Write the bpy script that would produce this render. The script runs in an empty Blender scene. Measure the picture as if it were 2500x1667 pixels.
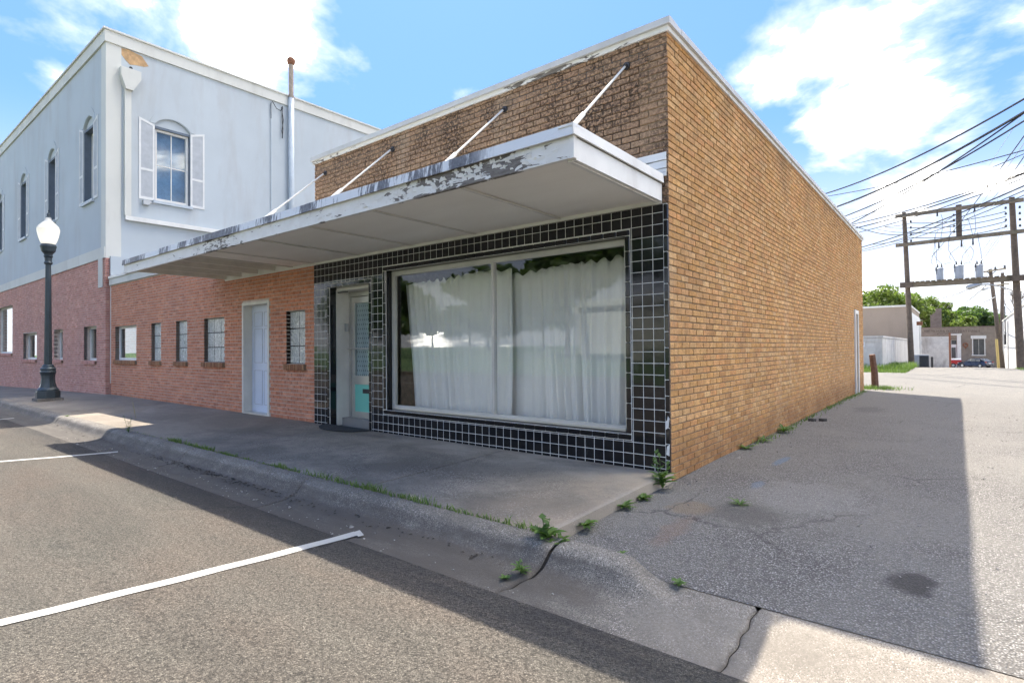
import bpy, bmesh, math, random
import numpy as np
from mathutils import Vector, Matrix
random.seed(7); RNG = np.random.default_rng(7)
scene = bpy.context.scene
COL = scene.collection
R = math.radians

# ------------------------------------------------------------------ camera
CAM = np.array([2.1703, -5.1495, 1.2075]); YAW, PITCH, ROLL, FPX = 0.6759, 0.0121, -0.0074, 1357.06
PW, PH = 2500.0, 1667.0                       # photograph size, used to turn pixels into directions
fwd = np.array([-math.sin(YAW)*math.cos(PITCH), math.cos(YAW)*math.cos(PITCH), math.sin(PITCH)])
rgt = np.cross(fwd, [0, 0, 1]); rgt /= np.linalg.norm(rgt); upv = np.cross(rgt, fwd)
cr, sr = math.cos(ROLL), math.sin(ROLL)
rgt, upv = cr*rgt + sr*upv, -sr*rgt + cr*upv
cam_d = bpy.data.cameras.new('camera'); cam = bpy.data.objects.new('camera', cam_d); COL.objects.link(cam)
cam_d.sensor_width = 36.0; cam_d.sensor_fit = 'HORIZONTAL'; cam_d.lens = FPX/PW*36.0
cam_d.clip_start = 0.05; cam_d.clip_end = 3000
mw = Matrix.Identity(4)
for i in range(3):
    mw[i][0] = rgt[i]; mw[i][1] = upv[i]; mw[i][2] = -fwd[i]; mw[i][3] = CAM[i]
cam.matrix_world = mw
scene.camera = cam

def ray(px, py):
    return fwd + rgt*(px-PW/2)/FPX + upv*(PH/2-py)/FPX
def at(px, py, ax, val):                      # pixel + known plane (ax = 0/1/2) -> point
    d = ray(px, py); t = (val-CAM[ax])/d[ax]
    return CAM + t*d
def depth_of(p):
    return float((np.asarray(p)-CAM) @ fwd)
def on_screen(p):
    d = np.asarray(p)-CAM; z = d @ fwd
    if z < 0.1: return None
    return PW/2+FPX*(d@rgt)/z, PH/2-FPX*(d@upv)/z

# ------------------------------------------------------------------ light
KX, KY = 0.4845, 0.46                         # shadow offset per metre of height (to +X and -Y)
sun_el = math.atan(1/math.hypot(KX, KY)); sun_az = math.atan2(-KX, KY)     # azimuth from +Y towards +X
SKY_STRENGTH, SUN_STRENGTH, EXPOSURE = 0.15, 2.0, 2.62
world = bpy.data.worlds.new('World'); scene.world = world; world.use_nodes = True

def nd(nt, typ, ins=None, **props):
    n = nt.nodes.new(typ)
    for k, v in props.items(): setattr(n, k, v)
    for k, v in (ins or {}).items():
        s = n.inputs[k]
        if isinstance(v, bpy.types.NodeSocket): nt.links.new(v, s)
        else:
            if s.type == 'RGBA' and isinstance(v, (tuple, list)) and len(v) == 3: v = (*v, 1)
            s.default_value = v
    return n
def math_n(nt, op, a, b=0.0, c=None, clamp=False):
    ins = {0: a, 1: b}
    if c is not None: ins[2] = c
    n = nd(nt, 'ShaderNodeMath', ins, operation=op); n.use_clamp = clamp
    return n.outputs[0]
def mixc(nt, f, a, b, mode='MIX'):
    n = nt.nodes.new('ShaderNodeMix'); n.data_type = 'RGBA'; n.blend_type = mode
    for i, v in ((0, f), (6, a), (7, b)):
        if isinstance(v, bpy.types.NodeSocket): nt.links.new(v, n.inputs[i])
        else: n.inputs[i].default_value = v if i == 0 else (*v[:3], 1)
    return n.outputs[2]
def ramp(nt, fac, stops, interp='LINEAR'):
    n = nt.nodes.new('ShaderNodeValToRGB'); cr_ = n.color_ramp; cr_.interpolation = interp
    while len(cr_.elements) < len(stops): cr_.elements.new(0.5)
    for e, (p, c) in zip(cr_.elements, stops):
        e.position = p; e.color = (c, c, c, 1) if not isinstance(c, (tuple, list)) else (*c[:3], 1)
    nt.links.new(fac, n.inputs[0]); return n.outputs[0]
def noise(nt, vec, scale, detail=4, rough=0.55, dist=0.0, col=False):
    n = nd(nt, 'ShaderNodeTexNoise', {'Vector': vec, 'Scale': scale, 'Detail': detail, 'Roughness': rough, 'Distortion': dist})
    return n.outputs[1 if col else 0]
def mapping(nt, vec, scale=(1, 1, 1), loc=(0, 0, 0), rot=(0, 0, 0)):
    return nd(nt, 'ShaderNodeMapping', {'Vector': vec, 'Scale': scale, 'Location': loc, 'Rotation': rot}).outputs[0]
def smooth(nt, x, a, b):                      # smoothstep mask
    n = nd(nt, 'ShaderNodeMapRange', {0: x, 1: a, 2: b, 3: 0.0, 4: 1.0}, interpolation_type='SMOOTHSTEP')
    return n.outputs[0]

wt = world.node_tree; wt.nodes.clear()
sky = nd(wt, 'ShaderNodeTexSky', sky_type='NISHITA')
sky.sun_disc = False; sky.sun_elevation = sun_el; sky.sun_rotation = sun_az
sky.altitude = 100; sky.air_density = 1.0; sky.dust_density = 0.6; sky.ozone_density = 2.5
tc = nd(wt, 'ShaderNodeTexCoord').outputs['Generated']
sep = nd(wt, 'ShaderNodeSeparateXYZ', {0: tc})
zc = math_n(wt, 'ADD', math_n(wt, 'MAXIMUM', sep.outputs[2], 0.0), 0.22)
cx = math_n(wt, 'DIVIDE', sep.outputs[0], zc); cy = math_n(wt, 'DIVIDE', sep.outputs[1], zc)
cvec = nd(wt, 'ShaderNodeCombineXYZ', {0: cx, 1: cy, 2: 3.7}).outputs[0]
CLOUD_OFF = (4.0, 1.9, 0.0)
cv2 = mapping(wt, cvec, loc=CLOUD_OFF)
cA = noise(wt, cv2, 1.7, 9, 0.56, 0.25)
cB = noise(wt, mapping(wt, cvec, loc=(7.1, 3.3, 1)), 0.55, 3, 0.5)
cs = math_n(wt, 'ADD', math_n(wt, 'MULTIPLY', cA, 0.88), math_n(wt, 'MULTIPLY', cB, 0.24))
cov = ramp(wt, cs, [(0.575, 0.0), (0.635, 0.35), (0.715, 1.0)])
hz = math_n(wt, 'MULTIPLY', smooth(wt, sep.outputs[2], 0.36, 0.02), 0.80)    # thin white haze towards the horizon
ccol = ramp(wt, cs, [(0.56, (1.35, 1.36, 1.37)), (0.63, (2.4, 2.33, 2.2)), (0.73, (25.0, 23.4, 20.6))])
flat = mixc(wt, 0.75, mixc(wt, 1.0, sky.outputs[0], (0.20, 0.26, 0.30), 'MULTIPLY'), (0.30, 0.62, 1.46))
skyc = mixc(wt, cov, mixc(wt, hz, flat, (1.7, 1.7, 1.68)), ccol)
bgn = nd(wt, 'ShaderNodeBackground', {'Color': skyc, 'Strength': SKY_STRENGTH})
wo = nd(wt, 'ShaderNodeOutputWorld'); wt.links.new(bgn.outputs[0], wo.inputs[0])

sl = bpy.data.lights.new('sun', 'SUN'); sl.energy = SUN_STRENGTH; sl.angle = R(0.55); sl.color = (1.0, 0.93, 0.82)
so = bpy.data.objects.new('sun', sl); COL.objects.link(so)
so.location = (-20, 20, 40); so.rotation_euler = Vector((KX, -KY, -1)).to_track_quat('-Z', 'Y').to_euler()
vs = scene.view_settings; vs.view_transform = 'Standard'; vs.look = 'None'; vs.exposure = EXPOSURE; vs.gamma = 1; vs.use_curve_mapping = False
scene.cycles.use_denoising = True
scene.cycles.max_bounces = 8; scene.cycles.transparent_max_bounces = 16

# ------------------------------------------------------------------ materials
MATS = {}
def new_mat(name):
    m = bpy.data.materials.new(name); m.use_nodes = True; nt = m.node_tree; nt.nodes.clear()
    out = nd(nt, 'ShaderNodeOutputMaterial'); b = nd(nt, 'ShaderNodeBsdfPrincipled'); nt.links.new(b.outputs[0], out.inputs[0])
    MATS[name] = m
    pos = nd(nt, 'ShaderNodeNewGeometry').outputs['Position']
    return m, nt, b, pos, out
def setp(nt, b, **k):
    for n, v in k.items():
        n = {'base': 'Base Color', 'rough': 'Roughness', 'metal': 'Metallic', 'spec': 'Specular IOR Level', 'trans': 'Transmission Weight', 'normal': 'Normal', 'alpha': 'Alpha', 'coat': 'Coat Weight', 'em': 'Emission Color', 'ems': 'Emission Strength', 'ior': 'IOR'}[n]
        s = b.inputs[n]
        if isinstance(v, bpy.types.NodeSocket): nt.links.new(v, s)
        else: s.default_value = (*v, 1) if isinstance(v, (tuple, list)) and len(v) == 3 else v
def bump(nt, h, strength=0.5, dist=0.01, normal=None):
    ins = {'Height': h, 'Strength': strength, 'Distance': dist}
    if normal is not None: ins['Normal'] = normal
    return nd(nt, 'ShaderNodeBump', ins).outputs[0]

def simple(name, col, rough=0.7, var=0.25, scale=6.0, metal=0.0, bmp=0.15, spec=0.5, dirt=None, dirt_amt=0.5, dscale=2.0):
    m, nt, b, pos, o = new_mat(name)
    n1 = noise(nt, pos, scale, 6, 0.6); n2 = noise(nt, pos, scale*9, 4, 0.6)
    lo = tuple(c*(1-var) for c in col); hi = tuple(min(1, c*(1+var*0.6)) for c in col)
    c = ramp(nt, n1, [(0.3, lo), (0.7, hi)])
    if dirt is not None:
        d = ramp(nt, noise(nt, mapping(nt, pos, (1, 1, 0.35)), dscale, 7, 0.65, 0.4), [(0.5, 0), (0.72, dirt_amt)])
        c = mixc(nt, d, c, dirt)
    setp(nt, b, base=c, rough=rough, metal=metal, spec=spec, normal=bump(nt, n2, bmp, 0.004))
    return m

# --- asphalt of the street
m, nt, b, pos, o = new_mat('asphalt')
v1 = nd(nt, 'ShaderNodeTexVoronoi', {'Vector': pos, 'Scale': 150.0})
v2 = nd(nt, 'ShaderNodeTexVoronoi', {'Vector': pos, 'Scale': 48.0})
stone = ramp(nt, nd(nt, 'ShaderNodeSeparateColor', {0: v1.outputs['Color']}).outputs[0], [(0.0, (.07, .062, .053)), (0.45, (.112, .10, .084)), (0.8, (.148, .132, .111)), (1, (.22, .20, .168))])
gap = ramp(nt, v1.outputs['Distance'], [(0.15, 0), (0.75, 1)])
gap2 = ramp(nt, noise(nt, pos, 52, 5, 0.75), [(0.52, 0), (0.66, 1)])
base = mixc(nt, math_n(nt, 'MULTIPLY', gap2, 0.62), mixc(nt, math_n(nt, 'MULTIPLY', gap, 0.6), stone, (.032, .028, .024)), (.034, .030, .026))
big = noise(nt, mapping(nt, pos, (0.5, 1.2, 1)), 0.9, 5, 0.6)
base = mixc(nt, 1.0, base, ramp(nt, big, [(0.32, (.84, .87, .84)), (0.5, (1, .98, .94)), (0.7, (1.14, 1.02, .94))]), 'MULTIPLY')
trk = noise(nt, mapping(nt, pos, (.12, 1.5, 1), (4, 1, 0)), 1.3, 4, .6)
base = mixc(nt, 1.0, base, ramp(nt, trk, [(0.36, (.86, .85, .85)), (0.6, (1.05, 1.05, 1.05))]), 'MULTIPLY')
crk = nd(nt, 'ShaderNodeTexVoronoi', {'Vector': mixc(nt, 0.3, pos, noise(nt, pos, 2, 6, .65, col=True)), 'Scale': 0.32}, feature='DISTANCE_TO_EDGE')
crm = math_n(nt, 'MULTIPLY', ramp(nt, crk.outputs['Distance'], [(0.0, 1), (0.004, 0)]), ramp(nt, noise(nt, mapping(nt, pos, loc=(3, 7, 0)), 0.45, 2), [(0.5, 0), (0.62, 0.8)]))
base = mixc(nt, crm, base, (.02, .018, .016))
drp = ramp(nt, noise(nt, mapping(nt, pos, (1, 1, 1), (9, 4, 0)), 2.6, 3, .55), [(0.70, 0), (0.78, .45)])
base = mixc(nt, drp, base, (.035, .032, .03))
sp = nd(nt, 'ShaderNodeSeparateXYZ', {0: pos})
edge = math_n(nt, 'MULTIPLY', smooth(nt, sp.outputs[1], -3.15, -2.78), ramp(nt, noise(nt, mapping(nt, pos, (.6, 3, 1)), 2.5, 5, .6), [(0.35, 0.25), (0.65, 0.9)]))
base = mixc(nt, edge, base, (.04, .037, .035))
h = math_n(nt, 'SUBTRACT', math_n(nt, 'MULTIPLY', v2.outputs['Distance'], -0.6), math_n(nt, 'ADD', math_n(nt, 'MULTIPLY', v1.outputs['Distance'], 0.7), math_n(nt, 'MULTIPLY', gap2, 0.8)))
setp(nt, b, base=base, rough=0.9, spec=0.25, normal=bump(nt, h, 0.75, 0.008))

# --- alley: old open-textured asphalt, pale stones in dark binder
m, nt, b, pos, o = new_mat('alley_asphalt')
sp = nd(nt, 'ShaderNodeSeparateXYZ', {0: pos})
v1 = nd(nt, 'ShaderNodeTexVoronoi', {'Vector': pos, 'Scale': 92.0})
stone = ramp(nt, nd(nt, 'ShaderNodeSeparateColor', {0: v1.outputs['Color']}).outputs[0], [(0, (.13, .123, .113)), (0.4, (.215, .203, .187)), (0.75, (.30, .285, .263)), (1, (.46, .442, .413))])
gap = ramp(nt, v1.outputs['Distance'], [(0.22, 0), (0.62, 1)])
blot = noise(nt, mapping(nt, pos, (1, .75, 1)), 0.8, 6, 0.62, 0.5)
sand = ramp(nt, blot, [(0.40, 0.0), (0.62, 1.0)])
far = smooth(nt, sp.outputs[1], 2.0, 16.0)
sandf = math_n(nt, 'MAXIMUM', math_n(nt, 'MULTIPLY', sand, 0.6), math_n(nt, 'MULTIPLY', far, 0.9))
dark = mixc(nt, gap, stone, (.095, .087, .079))
fine = ramp(nt, noise(nt, pos, 26, 6, .7), [(0.3, (.14, .131, .117)), (0.7, (.235, .221, .198))])
base = mixc(nt, sandf, dark, fine)
def blob(nt, sp, pos, x, y, rx, ry, wob=0.35, ns=6.0, a=1.15, b2=0.75):
    dx = math_n(nt, 'DIVIDE', math_n(nt, 'SUBTRACT', sp.outputs[0], x), rx); dy = math_n(nt, 'DIVIDE', math_n(nt, 'SUBTRACT', sp.outputs[1], y), ry)
    d = math_n(nt, 'SQRT', math_n(nt, 'ADD', math_n(nt, 'MULTIPLY', dx, dx), math_n(nt, 'MULTIPLY', dy, dy)))
    d = math_n(nt, 'ADD', d, math_n(nt, 'MULTIPLY', math_n(nt, 'SUBTRACT', noise(nt, pos, ns, 5, .65), 0.5), wob*4.5))
    return smooth(nt, d, a*1.05, b2*.75)
for (px, py, rx, ry, c, amt) in [(2225, 1418, .13, .17, (.05, .045, .042), .85), (1815, 1255, .3, .35, (.09, .082, .072), .6), (1690, 1240, .18, .2, (.20, .15, .10), .6),
                                 (2120, 1000, .3, .8, (.09, .085, .08), .5), (1905, 1130, .05, .35, (.10, .16, .24), .55), (1850, 1185, .06, .18, (.11, .16, .23), .5), (1645, 1290, .10, .35, (.20, .135, .10), .4), (1960, 1215, .5, .6, (.32, .31, .29), .22)]:
    p = at(px, py, 2, -0.1)
    base = mixc(nt, math_n(nt, 'MULTIPLY', blob(nt, sp, pos, p[0], p[1], rx, ry), amt), base, c)
crk = nd(nt, 'ShaderNodeTexVoronoi', {'Vector': mixc(nt, 0.25, pos, noise(nt, pos, 3, 5, .6, col=True)), 'Scale': 0.55}, feature='DISTANCE_TO_EDGE')
crm = ramp(nt, crk.outputs['Distance'], [(0.0, 1), (0.006, 0)])
crm = math_n(nt, 'MULTIPLY', crm, ramp(nt, noise(nt, pos, 0.5, 2), [(0.48, 0), (0.6, 0.7)]))
base = mixc(nt, crm, base, (.04, .037, .034))
h = math_n(nt, 'SUBTRACT', math_n(nt, 'MULTIPLY', noise(nt, pos, 20, 5, .65), 0.6), math_n(nt, 'MULTIPLY', v1.outputs['Distance'], 1.0))
setp(nt, b, base=base, rough=0.93, spec=0.2, normal=bump(nt, h, 0.7, 0.012))

# --- concretes
def concrete(name, c1, c2, stain, amt, exposed=0.35, sc=1.1, warm=None, plo=.42, psc=85.0):
    m, nt, b, pos, o = new_mat(name)
    sp = nd(nt, 'ShaderNodeSeparateXYZ', {0: pos})
    n1 = noise(nt, pos, sc, 7, .62, .3); n2 = noise(nt, pos, 60, 4, .7); n3 = noise(nt, mapping(nt, pos, (1, 1.6, 1), (5, 2, 0)), sc*0.6, 5, .6, .6)
    c = ramp(nt, n1, [(0.3, c1), (0.7, c2)])
    c = mixc(nt, ramp(nt, n3, [(0.42, 0), (0.62, amt)]), c, stain)
    v = nd(nt, 'ShaderNodeTexVoronoi', {'Vector': pos, 'Scale': psc})
    peb = ramp(nt, nd(nt, 'ShaderNodeSeparateColor', {0: v.outputs['Color']}).outputs[1], [(0.55, (.05, .045, .04)), (0.75, (.3, .27, .23)), (1, (.55, .5, .44))])
    pm = math_n(nt, 'MULTIPLY', ramp(nt, v.outputs['Distance'], [(0.3, 1), (0.55, 0)]), ramp(nt, noise(nt, pos, 1.9, 5, .6), [(plo, 0), (plo+.22, 1)]))
    c = mixc(nt, math_n(nt, 'MULTIPLY', pm, exposed), c, peb)
    c = mixc(nt, ramp(nt, n2, [(0.46, 0), (0.68, 0.6)]), c, tuple(x*0.4 for x in c1))
    n4 = noise(nt, mapping(nt, pos, (1, 1, 1), (2, 8, 0)), 7, 6, .68, .5)
    c = mixc(nt, ramp(nt, n4, [(0.5, 0), (0.7, 0.45)]), c, tuple(x*0.55 for x in c1))
    if warm: c = warm(nt, sp, pos, c)
    setp(nt, b, base=c, rough=0.88, spec=0.3, normal=bump(nt, math_n(nt, 'ADD', n2, math_n(nt, 'MULTIPLY', v.outputs['Distance'], -0.5)), 0.4, 0.006))
    return m
def walk_warm(nt, sp, pos, c):
    pale = math_n(nt, 'MULTIPLY', smooth(nt, sp.outputs[1], -0.95, -0.2), ramp(nt, noise(nt, mapping(nt, pos, (1, 2.2, 1), (3, 0, 0)), 1.0, 6, .6, .4), [(0.38, 0), (0.6, 0.75)]))
    c = mixc(nt, math_n(nt, 'MULTIPLY', pale, smooth(nt, sp.outputs[0], -5.5, -3.5)), c, (.38, .345, .285))
    rust = math_n(nt, 'MULTIPLY', smooth(nt, sp.outputs[0], -1.0, -0.1), ramp(nt, noise(nt, pos, 1.6, 5, .6, .3), [(0.35, 0.1), (0.65, 0.8)]))
    c = mixc(nt, rust, c, (.33, .265, .195))
    lip = smooth(nt, sp.outputs[0], -0.07, -0.02)
    c = mixc(nt, math_n(nt, 'MULTIPLY', lip, .35), c, (.36, .325, .275))
    left = smooth(nt, sp.outputs[0], -6.0, -7.5)
    return mixc(nt, math_n(nt, 'MULTIPLY', left, .35), c, (.30, .24, .175))
concrete('sidewalk_concrete', (.185, .162, .132), (.35, .308, .25), (.12, .105, .087), .75, .9, 1.0, walk_warm)
def kerb_warm(nt, sp, pos, c):
    low = smooth(nt, sp.outputs[2], -0.13, -0.172)
    c = mixc(nt, math_n(nt, 'MULTIPLY', low, math_n(nt, 'MULTIPLY', smooth(nt, sp.outputs[0], 0.9, 0.3), ramp(nt, noise(nt, mapping(nt, pos, (.8, 3, 1)), 2, 5, .6), [(0.3, .35), (0.6, .9)]))), c, (.075, .065, .055))
    face = math_n(nt, 'MULTIPLY', math_n(nt, 'MULTIPLY', smooth(nt, sp.outputs[2], -0.05, -0.085), smooth(nt, sp.outputs[0], 0.75, 0.5)), ramp(nt, noise(nt, mapping(nt, pos, (1, 1, 3)), 3.5, 6, .65, .4), [(0.3, .15), (0.6, .75)]))
    c = mixc(nt, face, c, (.085, .074, .062))
    ap = smooth(nt, sp.outputs[0], 0.5, 1.3)
    return mixc(nt, math_n(nt, 'MULTIPLY', ap, .25), c, (.30, .255, .20))
concrete('kerb_concrete', (.165, .148, .125), (.29, .262, .222), (.10, .089, .076), .65, 1.0, 1.9, kerb_warm, .30, 140.0)
simple('soil', (.10, .075, .05), .95, .4, 8, bmp=.6)
simple('dark_joint', (.03, .026, .022), .95, .4, 10)
simple('ground_dirt', (.17, .145, .105), .95, .35, .6, bmp=.4)
simple('lawn', (.06, .115, .028), .95, .35, 1.2, bmp=.8)

# --- painted road marking
m, nt, b, pos, o = new_mat('road_paint')
wear = ramp(nt, noise(nt, pos, 38, 6, .72), [(0.60, 0), (0.70, .75)])
setp(nt, b, base=mixc(nt, wear, (.42, .405, .37), (.11, .10, .085)), rough=.8, normal=bump(nt, noise(nt, pos, 70, 4, .7), .5, .006))

# --- bricks
def brick_mat(name, cols, pit, pit_amt=.55, grime=None, vert=False):
    m, nt, b, pos, o = new_mat(name)
    at_ = nd(nt, 'ShaderNodeAttribute', attribute_name='rnd').outputs['Fac']
    ob = nd(nt, 'ShaderNodeObjectInfo').outputs['Random']
    r = math_n(nt, 'FRACT', math_n(nt, 'ADD', at_, math_n(nt, 'MULTIPLY', ob, 1.0)))
    c = ramp(nt, r, [(i/(len(cols)-1), q) for i, q in enumerate(cols)])
    off = nd(nt, 'ShaderNodeCombineXYZ', {0: math_n(nt, 'MULTIPLY', r, 31.0), 1: 0.0, 2: math_n(nt, 'MULTIPLY', r, 17.0)}).outputs[0]
    p2 = nd(nt, 'ShaderNodeVectorMath', {0: pos, 1: off}, operation='ADD').outputs[0]
    n1 = noise(nt, mapping(nt, p2, (1, 1, .8) if not vert else (2.2, 2.2, .35)), 85 if not vert else 42, 3, .6, .9)
    pm = ramp(nt, n1, [(0.50, 0), (0.60, 1)])
    n0 = noise(nt, p2, 9, 4, .6)
    c = mixc(nt, math_n(nt, 'MULTIPLY', pm, pit_amt), c, pit)
    c = mixc(nt, 1.0, c, ramp(nt, n0, [(0.3, (.78, .78, .78)), (0.7, (1.18, 1.15, 1.1))]), 'MULTIPLY')
    nb = noise(nt, pos, .8, 4, .6)
    c = mixc(nt, 1.0, c, ramp(nt, nb, [(0.3, (.9, .9, .93)), (0.7, (1.08, 1.04, 1.0))]), 'MULTIPLY')
    if grime: c = grime(nt, pos, c, p2)
    setp(nt, b, base=c, rough=.86, spec=.3, normal=bump(nt, math_n(nt, 'SUBTRACT', n0, math_n(nt, 'MULTIPLY', pm, .8)), .7, .006))
    return m
def tan_grime(nt, pos, c, p2):
    sp = nd(nt, 'ShaderNodeSeparateXYZ', {0: pos})
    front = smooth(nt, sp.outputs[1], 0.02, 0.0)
    lo = ramp(nt, noise(nt, mapping(nt, pos, (1, 1, .8)), 1.5, 7, .66, .4), [(0.36, .30), (0.60, 1.0)])
    sp2 = ramp(nt, noise(nt, pos, 30, 5, .75), [(0.44, 0), (0.54, 1)])
    g = math_n(nt, 'MULTIPLY', math_n(nt, 'MULTIPLY', front, lo), math_n(nt, 'ADD', .12, math_n(nt, 'MULTIPLY', sp2, .88)))
    topd = math_n(nt, 'MULTIPLY', smooth(nt, sp.outputs[2], 3.2, 4.2), ramp(nt, noise(nt, pos, 1.0, 6, .65), [(0.45, 0), (0.7, .5)]))
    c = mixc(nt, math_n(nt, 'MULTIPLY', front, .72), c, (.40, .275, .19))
    c = mixc(nt, g, c, (.04, .026, .02))
    c = mixc(nt, math_n(nt, 'MULTIPLY', topd, math_n(nt, 'SUBTRACT', 1.0, front)), c, (.2, .13, .075))
    eff = ramp(nt, noise(nt, mapping(nt, pos, (1, 1, .22), (3, 5, 0)), 1.6, 6, .62, .3), [(0.58, 0), (0.74, .3)])
    c = mixc(nt, eff, c, (.52, .42, .30))
    damp = ramp(nt, noise(nt, mapping(nt, pos, (1, 1, .3), (8, 1, 0)), 1.1, 5, .6, .2), [(0.56, 0), (0.72, .35)])
    c = mixc(nt, math_n(nt, 'MULTIPLY', damp, math_n(nt, 'SUBTRACT', 1.0, front)), c, (.24, .125, .055))
    base = math_n(nt, 'MULTIPLY', smooth(nt, sp.outputs[2], .55, 0.0), ramp(nt, noise(nt, pos, 1.3, 5, .6), [(0.3, .25), (.65, .8)]))
    return mixc(nt, base, c, (.19, .085, .035))
brick_mat('tan_brick', [(.60, .36, .145), (.53, .29, .10), (.64, .405, .185), (.47, .25, .095), (.61, .365, .16), (.58, .30, .12), (.66, .43, .21)], (.22, .12, .047), .6, tan_grime)
def red_grime(nt, pos, c, p2):
    st = ramp(nt, noise(nt, mapping(nt, p2, (3, 3, .25)), 7, 3, .5), [(0.56, 0), (0.64, .55)])
    return mixc(nt, st, c, (.60, .36, .25))
brick_mat('red_brick', [(.58, .245, .145), (.63, .285, .175), (.50, .205, .12), (.68, .34, .22), (.60, .25, .135)], (.36, .14, .09), .4, red_grime)
brick_mat('pink_brick', [(.55, .28, .24), (.61, .33, .285), (.47, .23, .195), (.67, .39, .34), (.52, .24, .195)], (.33, .16, .13), .4, red_grime)
brick_mat('sill_brick', [(.36, .19, .10), (.30, .14, .075), (.40, .235, .13), (.26, .12, .07)], (.15, .07, .04), .4)
simple('mortar', (.25, .19, .125), .92, .3, 12, bmp=.4, dirt=(.07, .05, .035), dirt_amt=.7, dscale=1.3)
simple('mortar_dark', (.06, .042, .03), .92, .3, 12, bmp=.4)
simple('mortar_pale', (.56, .47, .40), .92, .2, 12, bmp=.4)
simple('painted_brick', (.66, .65, .62), .85, .18, 3, bmp=.3, dirt=(.2, .17, .14), dirt_amt=.6, dscale=1.2)
simple('bank_brick', (.245, .20, .15), .9, .25, 1.5, bmp=.3, dirt=(.10, .08, .065), dirt_amt=.45, dscale=.5)
simple('chimney_brick', (.19, .15, .125), .9, .3, 2, bmp=.3)
# --- walls and paint
def stucco(name, col, dirt=(.38, .36, .35)):
    m, nt, b, pos, o = new_mat(name)
    n1 = noise(nt, pos, .55, 5, .55); n2 = noise(nt, pos, 28, 6, .6); n3 = noise(nt, mapping(nt, pos, (1.4, 1.4, .3)), 1.1, 6, .65, .3)
    c = ramp(nt, n1, [(0.3, tuple(x*.93 for x in col)), (0.7, tuple(min(1, x*1.05) for x in col))])
    c = mixc(nt, ramp(nt, n3, [(0.50, 0), (0.74, .42)]), c, dirt)
    setp(nt, b, base=c, rough=.85, spec=.3, normal=bump(nt, n2, .25, .006))
stucco('blue_stucco', (.465, .508, .532)); stucco('cream_band', (.62, .615, .565), (.42, .40, .36))
stucco('tan_stucco', (.30, .245, .195), (.22, .18, .145)); stucco('white_stucco', (.66, .66, .64), (.40, .38, .36))
simple('bare_patch', (.52, .33, .17), .9, .3, 9, bmp=.5)
simple('white_paint', (.72, .71, .67), .6, .08, 3, bmp=.08, dirt=(.45, .42, .37), dirt_amt=.35)
simple('cream_paint', (.66, .64, .57), .65, .1, 4, bmp=.1, dirt=(.4, .36, .3), dirt_amt=.3)
simple('door_paint', (.60, .66, .76), .45, .05, 3, bmp=.05)
simple('slate_paint', (.12, .15, .19), .7, .15, 6)
simple('shutter_grey', (.42, .44, .46), .8, .12, 5)
simple('shutter_white', (.68, .68, .66), .75, .08, 5)
simple('coping_metal', (.52, .52, .50), .45, .12, 2.5, bmp=.06, dirt=(.3, .28, .25), dirt_amt=.4, dscale=1.0)
m, nt, b, pos, o = new_mat('peeling_fascia')
sp = nd(nt, 'ShaderNodeSeparateXYZ', {0: pos})
st = mapping(nt, pos, (1.0, 1.0, 4.5))
nn = noise(nt, st, 4.0, 9, .68, .6)
bias = math_n(nt, 'ADD', math_n(nt, 'MULTIPLY', blob(nt, sp, mapping(nt, pos, (1, 1, .2)), -1.25, -1.66, 1.15, 5.0, .25, 2.0, 1.0, .2), .20), math_n(nt, 'MULTIPLY', blob(nt, sp, pos, -6.1, -1.66, .9, 5.0, .3, 2.0, 1.0, .2), .13))
pe = ramp(nt, math_n(nt, 'ADD', nn, bias), [(0.625, 0), (0.64, 1)])
wood = ramp(nt, noise(nt, mapping(nt, pos, (2.5, 2.5, 40)), 3, 6, .7, .5), [(0.3, (.055, .047, .04)), (0.55, (.19, .17, .15)), (0.75, (.30, .28, .26))])
pc = mixc(nt, ramp(nt, noise(nt, pos, 3, 6, .6), [(0.45, 0), (0.75, .4)]), (.74, .735, .70), (.50, .46, .40))
setp(nt, b, base=mixc(nt, pe, pc, wood), rough=.75, normal=bump(nt, math_n(nt, 'SUBTRACT', noise(nt, mapping(nt, pos, (2, 2, 30)), 4, 5, .6), math_n(nt, 'MULTIPLY', pe, 1.5)), .6, .006))
m, nt, b, pos, o = new_mat('drip_edge')
sp = nd(nt, 'ShaderNodeSeparateXYZ', {0: pos})
seg = noise(nt, mapping(nt, pos, (1, .2, .0)), 1.9, 2, .5)
run = noise(nt, mapping(nt, pos, (9, 9, 1.2)), 3.2, 6, .7, .2)
dk = ramp(nt, math_n(nt, 'ADD', math_n(nt, 'MULTIPLY', seg, .75), math_n(nt, 'MULTIPLY', run, .55)), [(0.62, 0), (0.68, 1)])
dk = math_n(nt, 'MULTIPLY', dk, smooth(nt, sp.outputs[0], -.75, -1.1))
dk = math_n(nt, 'MULTIPLY', dk, smooth(nt, sp.outputs[1], -1.55, -1.62))
bc = ramp(nt, noise(nt, pos, 24, 5, .7), [(0.35, (.045, .045, .05)), (0.65, (.16, .16, .175))])
setp(nt, b, base=mixc(nt, math_n(nt, 'MULTIPLY', dk, .93), (.68, .69, .69), bc), rough=.6, normal=bump(nt, noise(nt, pos, 16, 5, .6), .3, .01))
m, nt, b, pos, o = new_mat('soffit_board')
sp = nd(nt, 'ShaderNodeSeparateXYZ', {0: pos})
gr = math_n(nt, 'PINGPONG', math_n(nt, 'MULTIPLY', sp.outputs[1], 1.0), 0.0127)
groove = ramp(nt, math_n(nt, 'DIVIDE', gr, 0.0127), [(0.0, 1), (0.16, 0)])
n1 = noise(nt, mapping(nt, pos, (.6, 2, 1)), 1.6, 6, .6)
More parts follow.
